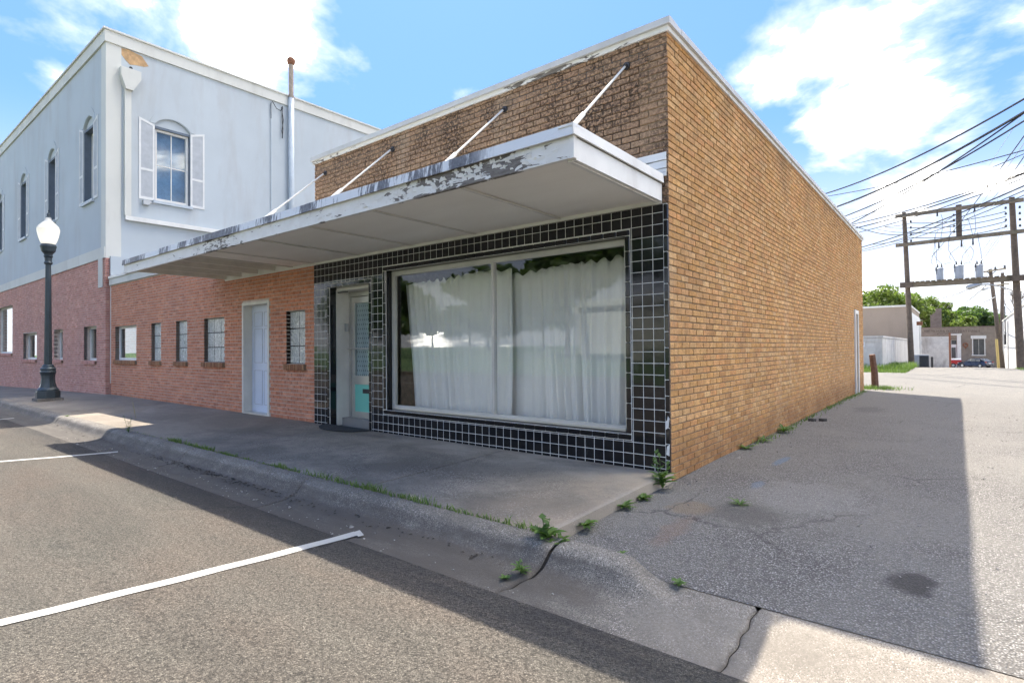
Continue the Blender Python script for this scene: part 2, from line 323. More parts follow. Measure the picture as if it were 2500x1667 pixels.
c = ramp(nt, n1, [(0.3, (.82, .785, .715)), (0.7, (.88, .85, .785))])
setp(nt, b, base=mixc(nt, math_n(nt, 'MULTIPLY', groove, .3), c, (.3, .26, .22)), rough=.75, normal=bump(nt, math_n(nt, 'MULTIPLY', groove, -1.0), .4, .004))
simple('joist_paint', (.68, .65, .59), .8, .12, 4, bmp=.2)
# --- tile, glass, metal
m, nt, b, pos, o = new_mat('black_tile')
ob = nd(nt, 'ShaderNodeObjectInfo').outputs['Random']
c = ramp(nt, noise(nt, pos, 3, 5, .6), [(0.3, (.0035, .004, .006)), (0.75, (.013, .013, .014))])
dr = ramp(nt, noise(nt, mapping(nt, pos, (2, 2, .5)), 5, 7, .65), [(0.62, 0), (0.74, .16)])
setp(nt, b, base=mixc(nt, dr, c, (.25, .25, .24)), rough=ramp(nt, noise(nt, pos, 7, 5, .6), [(0.3, .045), (0.75, .12)]), spec=.55, normal=bump(nt, noise(nt, pos, 9, 2, .4), .06, .01))
simple('grout', (.74, .73, .69), .85, .15, 20, bmp=.2, dirt=(.25, .23, .2), dirt_amt=.5)
simple('aluminium', (.62, .61, .57), .38, .06, 4, metal=.75, bmp=.03)
simple('frame_paint', (.55, .54, .49), .5, .12, 4, bmp=.08, dirt=(.38, .35, .3), dirt_amt=.4)
simple('dark_metal', (.03, .03, .032), .5, .3, 12, bmp=.2)
simple('grey_metal', (.34, .37, .41), .5, .1, 5, metal=.3, bmp=.05)
simple('galvanized', (.42, .43, .43), .45, .15, 6, metal=.6, bmp=.05)
simple('rust', (.24, .10, .05), .8, .4, 14, bmp=.3)
simple('lamp_green', (.035, .05, .058), .42, .2, 7, metal=.2, bmp=.08, dirt=(.075, .09, .10), dirt_amt=.5)
simple('pipe_paint', (.47, .52, .56), .6, .1, 6, bmp=.05)
simple('bare_pipe', (.36, .30, .24), .7, .3, 9, metal=.2, bmp=.1)
simple('wire_black', (.02, .02, .022), .6, .2, 8)
simple('wire_pale', (.36, .36, .36), .6, .2, 8)
simple('turquoise_panel', (.18, .55, .45), .35, .05, 3, bmp=.03)
simple('mat_rubber', (.022, .025, .028), .9, .3, 60, bmp=.6)
simple('litter', (.035, .025, .018), .9, .5, 40)
simple('asphalt_lump', (.07, .065, .06), .9, .4, 20)
simple('pole_wood', (.13, .10, .075), .9, .35, 6, bmp=.5, dirt=(.06, .045, .035), dirt_amt=.6)
simple('weathered_wood', (.20, .165, .12), .9, .35, 5, bmp=.4, dirt=(.08, .085, .04), dirt_amt=.6)
simple('post_wood', (.16, .085, .055), .9, .4, 9, bmp=.6)
simple('shed_paint', (.62, .60, .565), .85, .12, 3, bmp=.2, dirt=(.25, .2, .16), dirt_amt=.45, dscale=1.5)
simple('yellow_guard', (.52, .40, .15), .7, .15, 5)
simple('car_paint', (.012, .016, .032), .22, .1, 3, bmp=.0, spec=.6)
simple('red_paint', (.45, .012, .016), .3, .1, 3, bmp=.0)
simple('tyre', (.02, .02, .02), .9, .2, 20)
simple('plate_white', (.75, .75, .74), .6, .05, 9)
simple('tail_red', (.25, .01, .01), .3, .1, 9)
simple('ac_dark', (.045, .055, .065), .6, .2, 12)
simple('window_dark', (.055, .06, .06), .25, .3, 2, bmp=.0)
simple('ghost_paint', (.085, .065, .055), .9, .3, 12)
simple('interior_wall', (.25, .24, .22), .9, .15, 2)
simple('roof_felt', (.10, .10, .10), .95, .2, 2)
simple('bulb_glass', (.8, .78, .7), .4, .05, 3)

def glass_mat(name, tint, rough=0.01, refl=1.0, wob=.0):
    m, nt, b, pos, o = new_mat(name); nt.nodes.remove(b)
    tr = nd(nt, 'ShaderNodeBsdfTransparent', {'Color': tint}); gl = nd(nt, 'ShaderNodeBsdfGlossy', {'Color': (1, 1, 1), 'Roughness': rough})
    geo = nd(nt, 'ShaderNodeNewGeometry'); cosn = math_n(nt, 'ABSOLUTE', nd(nt, 'ShaderNodeVectorMath', {0: geo.outputs['Incoming'], 1: geo.outputs['Normal']}, operation='DOT_PRODUCT').outputs['Value'])
    if wob:
        nb = bump(nt, noise(nt, pos, 1.1, 2, .4), wob, .02); nt.links.new(nb, gl.inputs['Normal'])
    f = math_n(nt, 'MULTIPLY', math_n(nt, 'ADD', .042, math_n(nt, 'MULTIPLY', .958, math_n(nt, 'POWER', math_n(nt, 'SUBTRACT', 1.0, cosn), 5.0))), refl, clamp=True)
    mx = nd(nt, 'ShaderNodeMixShader', {0: f, 1: tr.outputs[0], 2: gl.outputs[0]}); nt.links.new(mx.outputs[0], o.inputs[0])
    return m
glass_mat('shop_glass', (.975, .985, .98), .004, .9, .03)
glass_mat('house_glass', (.85, .9, .92), .02, 1.5, .05)
m, nt, b, pos, o = new_mat('glass_block')
wv = noise(nt, mapping(nt, pos, (1, 1, .4), rot=(0, .5, 0)), 22, 3, .6, 2.5)
setp(nt, b, base=ramp(nt, wv, [(0.35, (.32, .34, .31)), (0.5, (.55, .57, .53)), (0.66, (.78, .80, .77))]), rough=.12, spec=.7, normal=bump(nt, wv, .9, .02))
m, nt, b, pos, o = new_mat('curtain_cloth')
n1 = noise(nt, mapping(nt, pos, (1, 1, .25)), 3, 5, .6); wv = noise(nt, pos, 160, 2, .5)
df = nd(nt, 'ShaderNodeBsdfDiffuse', {'Color': ramp(nt, n1, [(0.3, (.82, .81, .77)), (0.7, (.90, .89, .855))]), 'Normal': bump(nt, wv, .2, .002)})
tl = nd(nt, 'ShaderNodeBsdfTranslucent', {'Color': (.75, .73, .68)})
nt.nodes.remove(b); mx = nd(nt, 'ShaderNodeMixShader', {0: .1, 1: df.outputs[0], 2: tl.outputs[0]}); nt.links.new(mx.outputs[0], o.inputs[0])
m, nt, b, pos, o = new_mat('lace_cloth')
sp = nd(nt, 'ShaderNodeSeparateXYZ', {0: pos})
u = math_n(nt, 'DIVIDE', sp.outputs[0], .052); v_ = math_n(nt, 'DIVIDE', sp.outputs[2], .075)
row = math_n(nt, 'MULTIPLY', math_n(nt, 'MODULO', math_n(nt, 'FLOOR', v_), 2.0), .5)
fu = math_n(nt, 'ABSOLUTE', math_n(nt, 'SUBTRACT', math_n(nt, 'FRACT', math_n(nt, 'ADD', math_n(nt, 'ADD', u, 400.0), row)), .5))
fv = math_n(nt, 'ABSOLUTE', math_n(nt, 'SUBTRACT', math_n(nt, 'FRACT', v_), .5))
dm = math_n(nt, 'ADD', math_n(nt, 'MULTIPLY', fu, 1.3), fv)
setp(nt, b, base=mixc(nt, ramp(nt, dm, [(0.24, 1), (0.3, 0)]), (.60, .62, .58), (.10, .12, .11)), rough=.9)
m, nt, b, pos, o = new_mat('lamp_globe')
nt.nodes.remove(b)
df = nd(nt, 'ShaderNodeBsdfDiffuse', {'Color': (.66, .65, .61)}); tl = nd(nt, 'ShaderNodeBsdfTranslucent', {'Color': (.66, .65, .62)})
gl = nd(nt, 'ShaderNodeBsdfGlossy', {'Color': (1, 1, 1), 'Roughness': .15})
mx = nd(nt, 'ShaderNodeMixShader', {0: .35, 1: df.outputs[0], 2: tl.outputs[0]}); mx2 = nd(nt, 'ShaderNodeMixShader', {0: .06, 1: mx.outputs[0], 2: gl.outputs[0]})
nt.links.new(mx2.outputs[0], o.inputs[0])
m, nt, b, pos, o = new_mat('lamp_bulb')
setp(nt, b, base=(.9, .85, .75), em=(1.0, .95, .86), ems=1.5)

def leaf_mat(name, a, c):
    m, nt, b, pos, o = new_mat(name); nt.nodes.remove(b)
    at_ = nd(nt, 'ShaderNodeAttribute', attribute_name='rnd').outputs['Fac']
    col = mixc(nt, at_, a, c)
    df = nd(nt, 'ShaderNodeBsdfPrincipled', {'Base Color': col, 'Roughness': .55}); tl = nd(nt, 'ShaderNodeBsdfTranslucent', {'Color': mixc(nt, .5, col, (.2, .35, .03))})
    mx = nd(nt, 'ShaderNodeMixShader', {0: .35, 1: df.outputs[0], 2: tl.outputs[0]}); nt.links.new(mx.outputs[0], o.inputs[0])
leaf_mat('leaf_light', (.075, .12, .022), (.20, .24, .05)); leaf_mat('leaf_dark', (.035, .075, .022), (.085, .14, .04))
leaf_mat('weed_leaf', (.05, .11, .02), (.13, .22, .045)); leaf_mat('grass_blade', (.06, .12, .02), (.17, .24, .06))
leaf_mat('dry_stem', (.2, .17, .1), (.32, .28, .18))
simple('bark', (.10, .075, .055), .95, .4, 5, bmp=.6)
m, nt, b, pos, o = new_mat('flag_cloth')
setp(nt, b, base=(.5, .08, .08), rough=.8)
MAT = lambda n: MATS[n]

# ------------------------------------------------------------------ mesh helpers
class MB:
    def __init__(s): s.v = []; s.f = []
    def box(s, a, c):
        (x0, y0, z0), (x1, y1, z1) = [tuple(map(min, zip(a, c))), tuple(map(max, zip(a, c)))]
        n = len(s.v)
        s.v += [(x0, y0, z0), (x1, y0, z0), (x1, y1, z0), (x0, y1, z0), (x0, y0, z1), (x1, y0, z1), (x1, y1, z1), (x0, y1, z1)]
        s.f += [tuple(n+i for i in q) for q in ((3, 2, 1, 0), (4, 5, 6, 7), (0, 1, 5, 4), (1, 2, 6, 5), (2, 3, 7, 6), (3, 0, 4, 7))]
        return s
    def prism(s, pts, axis, a, c):            # 2D outline extruded along axis from a to c
        def P(u, v, w): return {0: (w, u, v), 1: (u, w, v), 2: (u, v, w)}[axis]
        n = len(s.v); k = len(pts)
        s.v += [P(u, v, a) for u, v in pts] + [P(u, v, c) for u, v in pts]
        s.f += [tuple(n+i for i in range(k)), tuple(n+k+i for i in reversed(range(k)))]
        s.f += [(n+i, n+k+i, n+k+(i+1) % k, n+(i+1) % k) for i in range(k)]
        return s
    def tube(s, pts, r, seg=8, cap=True):
        pts = [Vector(p) for p in pts]; rs = r if isinstance(r, (list, tuple)) else [r]*len(pts)
        n0 = len(s.v); t0 = None; prev = None
        for i, p in enumerate(pts):
            t = (pts[min(i+1, len(pts)-1)]-pts[max(i-1, 0)]).normalized()
            if prev is None:
                a = Vector((0, 0, 1)) if abs(t.z) < .9 else Vector((1, 0, 0)); x = t.cross(a).normalized()
            else: x = (prev - t*prev.dot(t)).normalized()
            prev = x; y = t.cross(x)
            for k in range(seg):
                q = 2*math.pi*k/seg; s.v.append(tuple(p + (x*math.cos(q)+y*math.sin(q))*rs[i]))
        for i in range(len(pts)-1):
            for k in range(seg):
                a = n0+i*seg+k; c = n0+i*seg+(k+1) % seg; s.f.append((a, c, c+seg, a+seg))
        if cap:
            s.f.append(tuple(n0+k for k in reversed(range(seg)))); s.f.append(tuple(n0+(len(pts)-1)*seg+k for k in range(seg)))
        return s
    def lathe(s, prof, c, seg=20, flute=None):
        n0 = len(s.v)
        for i, (r, z) in enumerate(prof):
            for k in range(seg):
                q = 2*math.pi*k/seg; rr = r
                if flute and flute[0] <= i <= flute[1]: rr = r*(1-.07*(k % 2))
                s.v.append((c[0]+rr*math.cos(q), c[1]+rr*math.sin(q), c[2]+z))
        for i in range(len(prof)-1):
            for k in range(seg):
                a = n0+i*seg+k; d = n0+i*seg+(k+1) % seg; s.f.append((a, d, d+seg, a+seg))
        s.f.append(tuple(n0+k for k in reversed(range(seg)))); s.f.append(tuple(n0+(len(prof)-1)*seg+k for k in range(seg)))
        return s
    def grid(s, fn, us, vs):
        n0 = len(s.v); nv = len(vs)
        s.v += [tuple(fn(u, v)) for u in us for v in vs]
        for i in range(len(us)-1):
            for j in range(nv-1):
                a = n0+i*nv+j; s.f.append((a, a+nv, a+nv+1, a+1))
        return s
    def build(s, name, mat, parent=None, smooth_=False, bevel=0.0, at_=None):
        me = bpy.data.meshes.new(name)
        off = np.zeros(3)
        if parent is not None: off = wloc(parent)
        if at_ is not None: off = np.asarray(at_, float)
        V = np.asarray(s.v, float) - off
        me.from_pydata(V.tolist(), [], s.f); me.materials.append(MAT(mat) if isinstance(mat, str) else mat)
        bm = bmesh.new(); bm.from_mesh(me); bmesh.ops.recalc_face_normals(bm, faces=bm.faces)
        if bevel: bmesh.ops.bevel(bm, geom=[e for e in bm.edges if len(e.link_faces) == 2 and e.calc_face_angle(0) > .6], offset=bevel, segments=2, affect='EDGES', profile=.6, clamp_overlap=True)
        bm.to_mesh(me); bm.free()
        if smooth_: me.shade_smooth() if hasattr(me, 'shade_smooth') else None
        o = bpy.data.objects.new(name, me); COL.objects.link(o)
        if parent is not None: o.parent = parent
        elif at_ is not None: o.location = off
        return o
def wloc(o):
    p = np.zeros(3)
    while o is not None: p += np.array(o.location); o = o.parent
    return p
def empty(name, loc, label=None, cat=None, group=None):
    o = bpy.data.objects.new(name, None); COL.objects.link(o); o.location = loc; o.empty_display_size = .2
    if label: tag(o, label, cat, group)
    return o
def tag(o, label=None, cat=None, group=None, kind=None):
    if label: o['label'] = label
    if cat: o['category'] = cat
    if group: o['group'] = group
    if kind: o['kind'] = kind
    return o
def box(name, a, c, mat, parent=None, bevel=0.0): return MB().box(a, c).build(name, mat, parent, bevel=bevel)

def chamfer_template(d, c):
    """box of size d centred on the origin with chamfered edges (24 verts, 26 faces)"""
    hx, hy, hz_ = [q/2 for q in d]; V = []; idx = {}
    for sx in (-1, 1):
        for sy in (-1, 1):
            for sz in (-1, 1):
                for ax in range(3):
                    p = [sx*(hx-c), sy*(hy-c), sz*(hz_-c)]; p[ax] = (sx*hx, sy*hy, sz*hz_)[ax]
                    idx[(sx, sy, sz, ax)] = len(V); V.append(p)
    F = []
    for ax in range(3):
        o1, o2 = [a for a in range(3) if a != ax]
        for sg in (-1, 1):
            q = []
            for s1, s2 in ((-1, -1), (1, -1), (1, 1), (-1, 1)):
                k = [0, 0, 0]; k[ax] = sg; k[o1] = s1; k[o2] = s2; q.append(idx[(*k, ax)])
            F.append(q)
    for ax in range(3):
        o1, o2 = [a for a in range(3) if a != ax]
        for s1 in (-1, 1):
            for s2 in (-1, 1):
                def K(sg, face):
                    k = [0, 0, 0]; k[ax] = sg; k[o1] = s1; k[o2] = s2; return idx[(*k, face)]
                F.append([K(-1, o1), K(1, o1), K(1, o2), K(-1, o2)])
    for sx in (-1, 1):
        for sy in (-1, 1):
            for sz in (-1, 1): F.append([idx[(sx, sy, sz, a)] for a in range(3)])
    V = np.array(V); out = []
    for f in F:
        p = V[f]; n = np.cross(p[1]-p[0], p[2]-p[0])
        out.append(f if n @ p.mean(0) > 0 else f[::-1])
    return V, out
TEMPL = {}
def rotz_small(tilt):
    a, c = tilt
    Rx = np.array([[1, 0, 0], [0, math.cos(a), -math.sin(a)], [0, math.sin(a), math.cos(a)]])
    Rz = np.array([[math.cos(c), -math.sin(c), 0], [math.sin(c), math.cos(c), 0], [0, 0, 1]])
    return Rz @ Rx
def pieces(parent, name, plist, mat, chamfer=.003, maxn=300, jit=.0, rest_name=None):
    """plist: (centre, dims, nominal dims, normal, tilt). the biggest on screen become parts of their own, the rest one joined part"""
    def score(p):
        c, d, nm, nrm, tl = p
        s = on_screen(c)
        if s is None or not (-30 < s[0] < PW+30 and -30 < s[1] < PH+30): return 0
        v = np.asarray(c)-CAM; r = np.linalg.norm(v); a = d[2]*(d[0] if abs(nrm[1]) > .5 else d[1])
        return a*max(0, -(v @ np.asarray(nrm))/r)/r**2
    order = sorted(plist, key=score, reverse=True)
    off = wloc(parent); n_ind = 0; rest = []
    for i, p in enumerate(order):
        if i < maxn and score(p) > 0:
            c, d, nm, nrm, tl = p
            key = (name, mat, tuple(np.round(nm, 4)), i % 8)
            if key not in TEMPL:
                V, F = chamfer_template(nm, chamfer); me = bpy.data.meshes.new(name); me.from_pydata(V.tolist(), [], F); me.materials.append(MAT(mat))
                a = me.attributes.new('rnd', 'FLOAT', 'FACE'); a.data.foreach_set('value', [random.random()]*len(F)); TEMPL[key] = me
            o = bpy.data.objects.new(name, TEMPL[key]); COL.objects.link(o); o.parent = parent
            o.location = np.asarray(c)-off; o.scale = [q/w for q, w in zip(d, nm)]
            if tl: o.rotation_euler = (tl[0], 0, tl[1])
        else: rest.append(p)
    if rest:
        VV = []; FF = []; RR = []; n = 0
        for c, d, nm, nrm, tl in rest:
            key = ('t', tuple(np.round(nm, 4)))
            if key not in TEMPL: TEMPL[key] = chamfer_template(nm, chamfer)
            V, F = TEMPL[key]; V2 = V*(np.asarray(d)/np.asarray(nm))
            if tl: V2 = V2 @ rotz_small(tl).T
            VV.append(V2+np.asarray(c)-off); FF += [[n+k for k in f] for f in F]; RR += [random.random()]*len(F); n += len(V)
        me = bpy.data.meshes.new(rest_name or name); me.from_pydata(np.vstack(VV).tolist(), [], FF); me.materials.append(MAT(mat))
        a = me.attributes.new('rnd', 'FLOAT', 'FACE'); a.data.foreach_set('value', RR)
        o = bpy.data.objects.new(rest_name or name, me); COL.objects.link(o); o.parent = parent; o['kind'] = 'stuff'

CO, BL, JT, BD = 0.0677, 0.2032, 0.0112, 0.1          # course, brick module, joint, depth
def brick_courses(u0, u1, z0, z1, openings, plane, coord, out, first=0, corner_hi=None, u_anchor=None, jit=.0015):
    """running bond on a wall: plane 'y' (front, facing -Y at y=coord) or 'x' (facing +X at x=coord)"""
    k = 0; z = z0; anc = u0 if u_anchor is None else u_anchor
    while z + CO*.6 < z1:
        zt = min(z+CO-JT, z1); odd = (k+first) % 2
        cuts = [(u0, u1)]
        for (a, c, za, zb) in openings:
            if za < zt-.012 and zb > z+.012:
                nc = []
                for s, e in cuts:
                    if c <= s or a >= e: nc.append((s, e))
                    else:
                        if a-s > .03: nc.append((s, a))
                        if e-c > .03: nc.append((c, e))
                cuts = nc
        for s, e in cuts:
            j = math.floor((s-anc)/BL)-1
            while True:
                a = anc + j*BL + odd*BL/2; c = a+BL-JT; j += 1
                if a >= e: break
                a2, c2 = max(a, s), min(c, e)
                if c2-a2 < .028: continue
                d = RNG.normal(0, jit); 
                if plane == 'y': out.append((((a2+c2)/2, coord+BD/2+d, (z+zt)/2), (c2-a2, BD, zt-z), (BL-JT, BD, CO-JT), (0, -1, 0), None))
                else: out.append(((coord-BD/2+d, (a2+c2)/2, (z+zt)/2), (BD, c2-a2, zt-z), (BD, BL-JT, CO-JT), (1, 0, 0), None))
        z += CO; k += 1
def slab_wall(mb, plane, coord0, coord1, u0, u1, z0, z1, openings):
    """solid wall between coord0 and coord1 with rectangular openings left open"""
    us = sorted(set([u0, u1] + [q for o in openings for q in o[:2] if u0 < q < u1]))
    for a, c in zip(us[:-1], us[1:]):
        mid = (a+c)/2; zs = [(z0, z1)]
        for (oa, oc, za, zb) in openings:
            if oa < mid < oc:
                nz = []
                for s, e in zs:
                    if zb <= s or za >= e: nz.append((s, e)); continue
                    if za > s: nz.append((s, za))
                    if zb < e: nz.append((zb, e))
                zs = nz
        for s, e in zs:
            if plane == 'y': mb.box((a, coord0, s), (c, coord1, e))
            else: mb.box((coord0, a, s), (coord1, c, e))
    return mb

# ------------------------------------------------------------------ ground heights
def sm(x, a, c):
    t = min(1, max(0, (x-a)/(c-a))); return t*t*(3-2*t)
def gx(x): return -0.02*max(0.0, min(60.0, -16.5-x)) if x < -16.5 else 0.0           # the street falls away to the left
def alley_z(x, y):
    z = -0.10 - 0.031*max(0, min(y, 135)-35)
    z += (0.012*math.sin(x*1.7+y*.9)+0.010*math.sin(y*1.3-x*.6)*sm(y, -1, 2))*sm(y, -2.0, -0.9)
    z -= 0.039*sm(-y, 1.0, 2.05)
    return z
def street_z(x, y): return -0.182 + 0.055*sm(-y, 2.74, 6.0) + 0.03*sm(-y, 6, 9) - 0.05*sm(-y, 10, 15) + gx(x)
def ground_z(x, y):
    if y > 2: return alley_z(x, y)-0.07
    return -0.42 + gx(x)

def lin(a, c, n): return list(np.linspace(a, c, n))
us = [-420, -200, -120, -80, -60] + lin(-50, 10, 25) + [20, 40, 80, 140, 220, 420]
vs_ = [-420, -200, -100, -60, -30, -10, 1.9, 2.1, 10, 20, 30, 35] + lin(40, 135, 20) + [200, 420]
g = MB().grid(lambda u, v: (u, v, ground_z(u, v)), us, vs_).build('ground', 'ground_dirt'); tag(g, 'bare dirt ground under the streets', 'ground', kind='structure')
us = [-200, -120, -80, -60] + lin(-50, 10, 61) + [20, 60, 120, 200]
vs_ = [-15.0, -13, -11, -9, -8, -7, -6, -5, -4.4, -3.9, -3.4, -3.0, -2.735]
street = MB().grid(lambda u, v: (u, v, street_z(u, v)), us, vs_).build('street', 'asphalt', smooth_=True); tag(street, 'coarse worn asphalt street with parking bays', 'street', kind='structure')
al = MB()
us = lin(0.0, 7.5, 26); vs_ = lin(-2.101, 3, 30) + lin(3.4, 14.2, 22)
al.grid(lambda u, v: (u, v, alley_z(u, v)), us, vs_)
us = [-30, -22, -16, -12, -8, -5, -3, -1.5, 0] + lin(.6, 7.5, 14); vs_ = [14.2, 15, 16.5, 18, 20, 22, 25, 28, 31] + lin(35, 135, 34)
al.grid(lambda u, v: (u, v, alley_z(u, v)), us, vs_)
alley = al.build('alley_pavement', 'alley_asphalt', smooth_=True); tag(alley, 'cracked pale asphalt alley beside the tan brick wall', 'alley', kind='structure')

# painted parking lines, following the street surface
def stripe(p0, p1, w, label_):
    p0, p1 = np.array(p0), np.array(p1); d = (p1-p0)/np.linalg.norm(p1-p0); n = np.array([-d[1], d[0]])
    L = np.linalg.norm(p1-p0); mb = MB()
    def fn(u, v):
        q = p0+d*u*L+n*(v*w + .004*math.sin(u*37+v)); return (q[0], q[1], street_z(q[0], q[1])+.005)
    mb.grid(fn, lin(0, 1, 40), [-.5, .5])
    o = mb.build('parking_line', 'road_paint'); tag(o, label_, 'road marking', kind='structure'); return o
def st_at(px, py):
    z = -.17
    for _ in range(6):
        p = at(px, py, 2, z); z = street_z(p[0], p[1])
    return p[:2]
a0 = st_at(872, 1302); a1 = st_at(0, 1522); dd = (a1-a0)
stripe(a0, a0+dd*1.6, .095, 'white painted parking line across the foreground')
h0 = MB().grid(lambda u, v: (a0[0]-.03+u*.12, a0[1]+.02-.05*u+v*.05, street_z(a0[0]+u, a0[1])+.0095), lin(0, 1, 5), [-.5, .5]).build('parking_line', 'road_paint'); tag(h0, 'short white tick at the kerb end of the foreground parking line', 'road marking', kind='structure')
b0 = st_at(288, 1103); b1 = st_at(0, 1127); stripe(b0, b0+(b1-b0)*2.6, .095, 'white painted parking line near the sunlit kerb')
c0 = st_at(34, 1021); c1 = st_at(0, 1024); stripe(c0, c0+(c1-c0)/np.linalg.norm(c1-c0)*2.4, .095, 'white parking line farthest along the kerb at left')
for i, (y0, w) in enumerate(((-8.6, .1), (-8.9, .1), (-11.6, .1))):
    mb = MB().grid(lambda u, v: (u, y0+v*w, street_z(u, y0+v*w)+.006), lin(-60, 40, 30), [-.5, .5])
    tag(mb.build('lane_line', 'road_paint'), 'long painted lane line on the far side of the street', 'road marking', kind='structure')

# sidewalk slabs
KJ = -2.10
walk = MB().grid(lambda u, v: (u, v, -0.11+gx(u)), [-80, -40, -16.5, -0.02], [KJ, 0.3]).build('sidewalk', 'dark_joint'); tag(walk, 'stained dark concrete sidewalk in front of the shops', 'sidewalk', kind='structure')
xj = [0.0, -2.05, -5.35, -8.75, -12.2, -15.6, -19, -22.5, -26, -30, -34, -40, -60]
def walk_z(x, y): return -0.02*(-y)/2.0*2 + gx(x) - .002
for a, c in zip(xj[:-1], xj[1:]):
    uu = lin(c+.008, a-.008 if a < 0 else a, 8); vv = [KJ+.022, -1.6, -1.0, -.5, .05]
    mb = MB(); jit = RNG.normal(0, .003)
    top = lambda u, v: (u, v, walk_z(u, v)+jit)
    mb.grid(top, uu, vv)
    n = len(mb.v)
    ring = [(u, vv[0]) for u in uu] + [(uu[-1], v) for v in vv[1:]] + [(u, vv[-1]) for u in reversed(uu[:-1])] + [(uu[0], v) for v in reversed(vv[1:-1])]
    for (u, v) in ring: p = top(u, v); mb.v += [p, (p[0], p[1], p[2]-.12)]
    k = len(ring)
    for i in range(k): q = (i+1) % k; mb.f.append((n+2*i, n+2*q, n+2*q+1, n+2*i+1))
    mb.build('slab', 'sidewalk_concrete', walk)

# kerb with gutter pan, dying into the alley apron on the right
prof = [(-2.105, -.034), (-2.15, -.032), (-2.19, -.033), (-2.225, -.038), (-2.25, -.047), (-2.272, -.063), (-2.292, -.088), (-2.31, -.116), (-2.33, -.142), (-2.36, -.162), (-2.44, -.180), (-2.60, -.190), (-2.745, -.187)]
py_ = [p[0] for p in prof]
def kerb_z(x, y):
    zk = np.interp(-y, [-q for q in py_], [p[1] for p in prof])
    za = np.interp(-y, [2.08, 2.2, 2.5, 2.745], [-.138, -.155, -.195, -.207])
    t = sm(x, .60+.12*sm(-y, 2.1, 2.40), .84+.10*sm(-y, 2.1, 2.40))
    return zk*(1-t)+za*t + gx(x) + (.003*math.sin(x*7+y*5)+.0022*math.sin(x*23+y*31)+.0016*math.sin(x*51-y*47))*sm(-y, 2.15, 2.3)
kerb = MB().grid(lambda u, v: (u, v, kerb_z(u, v)-.03), [-80, -40] + lin(-30, 9, 40), py_).build('kerb', 'dark_joint'); tag(kerb, 'rounded worn concrete kerb and gutter along the street', 'kerb', kind='structure')
kj = [9.0, 5.2, 1.34, .175, -2.72, -5.38, -8.3, -11.25, -14.2, -17.2, -20.2, -23.2, -26.2, -30, -36, -50]
for i, (a, c) in enumerate(zip(kj[:-1], kj[1:])):
    ga = .011 if a == .175 else .0065; gc = .011 if c == .175 else .0065
    if a == 1.34 or c == 1.34: ga = .002 if a == 1.34 else ga; gc = .002 if c == 1.34 else gc
    nx = max(6, int((a-c)/.08)) if a > -1 else max(6, int((a-c)/.4))
    slant = .10 if a == .175 else 0; sl2 = .10 if c == .175 else 0
    def fn(u, v, a=a, c=c, ga=ga, gc=gc, slant=slant, sl2=sl2):
        w = -(v+2.1)/.6; wob = .006*math.sin(v*38)
        x1 = a-ga-slant*w*.9 + (wob if a < 8 else 0); x0 = c+gc-sl2*w*.9 + wob
        x = x0+(x1-x0)*u
        z = kerb_z(x, v); e = min(u*(x1-x0), (1-u)*(x1-x0)); z -= .02*max(0, 1-e/.012) 
        return (x, v, z)
    us = [0, .004, .012] + lin(.03, .97, nx) + [.988, .996, 1]
    MB().grid(fn, us, lin(-2.105, -2.745, 24)).build('kerb_segment', 'kerb_concrete', kerb, smooth_=True)
far_k = MB().box((-200, -15.0, -.5), (200, -15.3, -.03)).build('kerb', 'kerb_concrete'); tag(far_k, 'straight concrete kerb on the far side of the street', 'kerb', kind='structure')
lawn_o = MB().grid(lambda u, v: (u, v, -.05+.02*(-v-15.3)*.6), lin(-200, 200, 20), [-15.3, -30, -60, -200]).build('lawn', 'lawn'); tag(lawn_o, 'mown green lawn across the street', 'lawn', kind='structure')

# ------------------------------------------------------------------ the tan brick storefront
SX0, SD, SH, SHB = -6.14, 14.1, 4.40, 4.315          # left end, depth, top of coping, top of brick
Z0 = -0.09
shop = empty('storefront_building', (-3, 0, 0), 'single-storey tan brick storefront with black tile front and big curtained window', 'building')
WIN = (-4.28, -.46, .33, 2.34); DOOR = (-5.70, -4.67, -.2, 2.20)
RDOOR = (12.3, 13.12, -.2, 2.18)
mb = MB()
slab_wall(mb, 'y', .0125, .20, SX0, -.30, -.2, 2.61, [WIN, DOOR])
mb.box((-.30, .0125, -.2), (-.0105, SD-.0085, SHB))                     # mortar core of the alley wall
mb.box((SX0, .20, -.2), (SX0+.2, SD, SHB)); mb.box((SX0+.2, SD-.2, -.2), (-.30, SD, SHB))
mb.build('wall', 'mortar', shop)
box('front_wall', (SX0, .0125, 2.6105), (-.301, .199, SHB), 'mortar_dark', shop)
box('floor', (SX0+.2, .2, -.05), (-.3, SD-.2, .1), 'interior_wall', shop)
mb = MB().box((SX0+.2, 2.6, .1), (-.3, 2.7, 3.0)); mb.build('partition', 'interior_wall', shop)
box('ceiling', (SX0+.2, .2, 2.7), (-.3, 2.6, 2.75), 'interior_wall', shop)
box('roof', (SX0+.01, .01, 4.1), (-.01, SD-.01, 4.2), 'roof_felt', shop)
bricks = []
K0 = 40; zf = Z0+CO*K0
def drop(lst, side):                                                   # leave the alternate corner halves out: the other face's brick turns the corner there
    out = []
    for p in lst:
        c, d = p[0], p[1]
        if side == 'x' and c[1]-d[1]/2 < .002 and d[1] < .12: continue
        if side == 'y' and c[0]+d[0]/2 > -.002 and d[0] < .12: continue
        out.append(p)
    return out
t = []; brick_courses(0.0, SD, Z0, SHB, [RDOOR], 'x', 0.0, t, first=0); bricks += drop(t, 'x')
t = []; brick_courses(SX0, 0.0, zf, SHB, [], 'y', 0.0, t, first=1, u_anchor=JT-BL*40); bricks += drop(t, 'y')
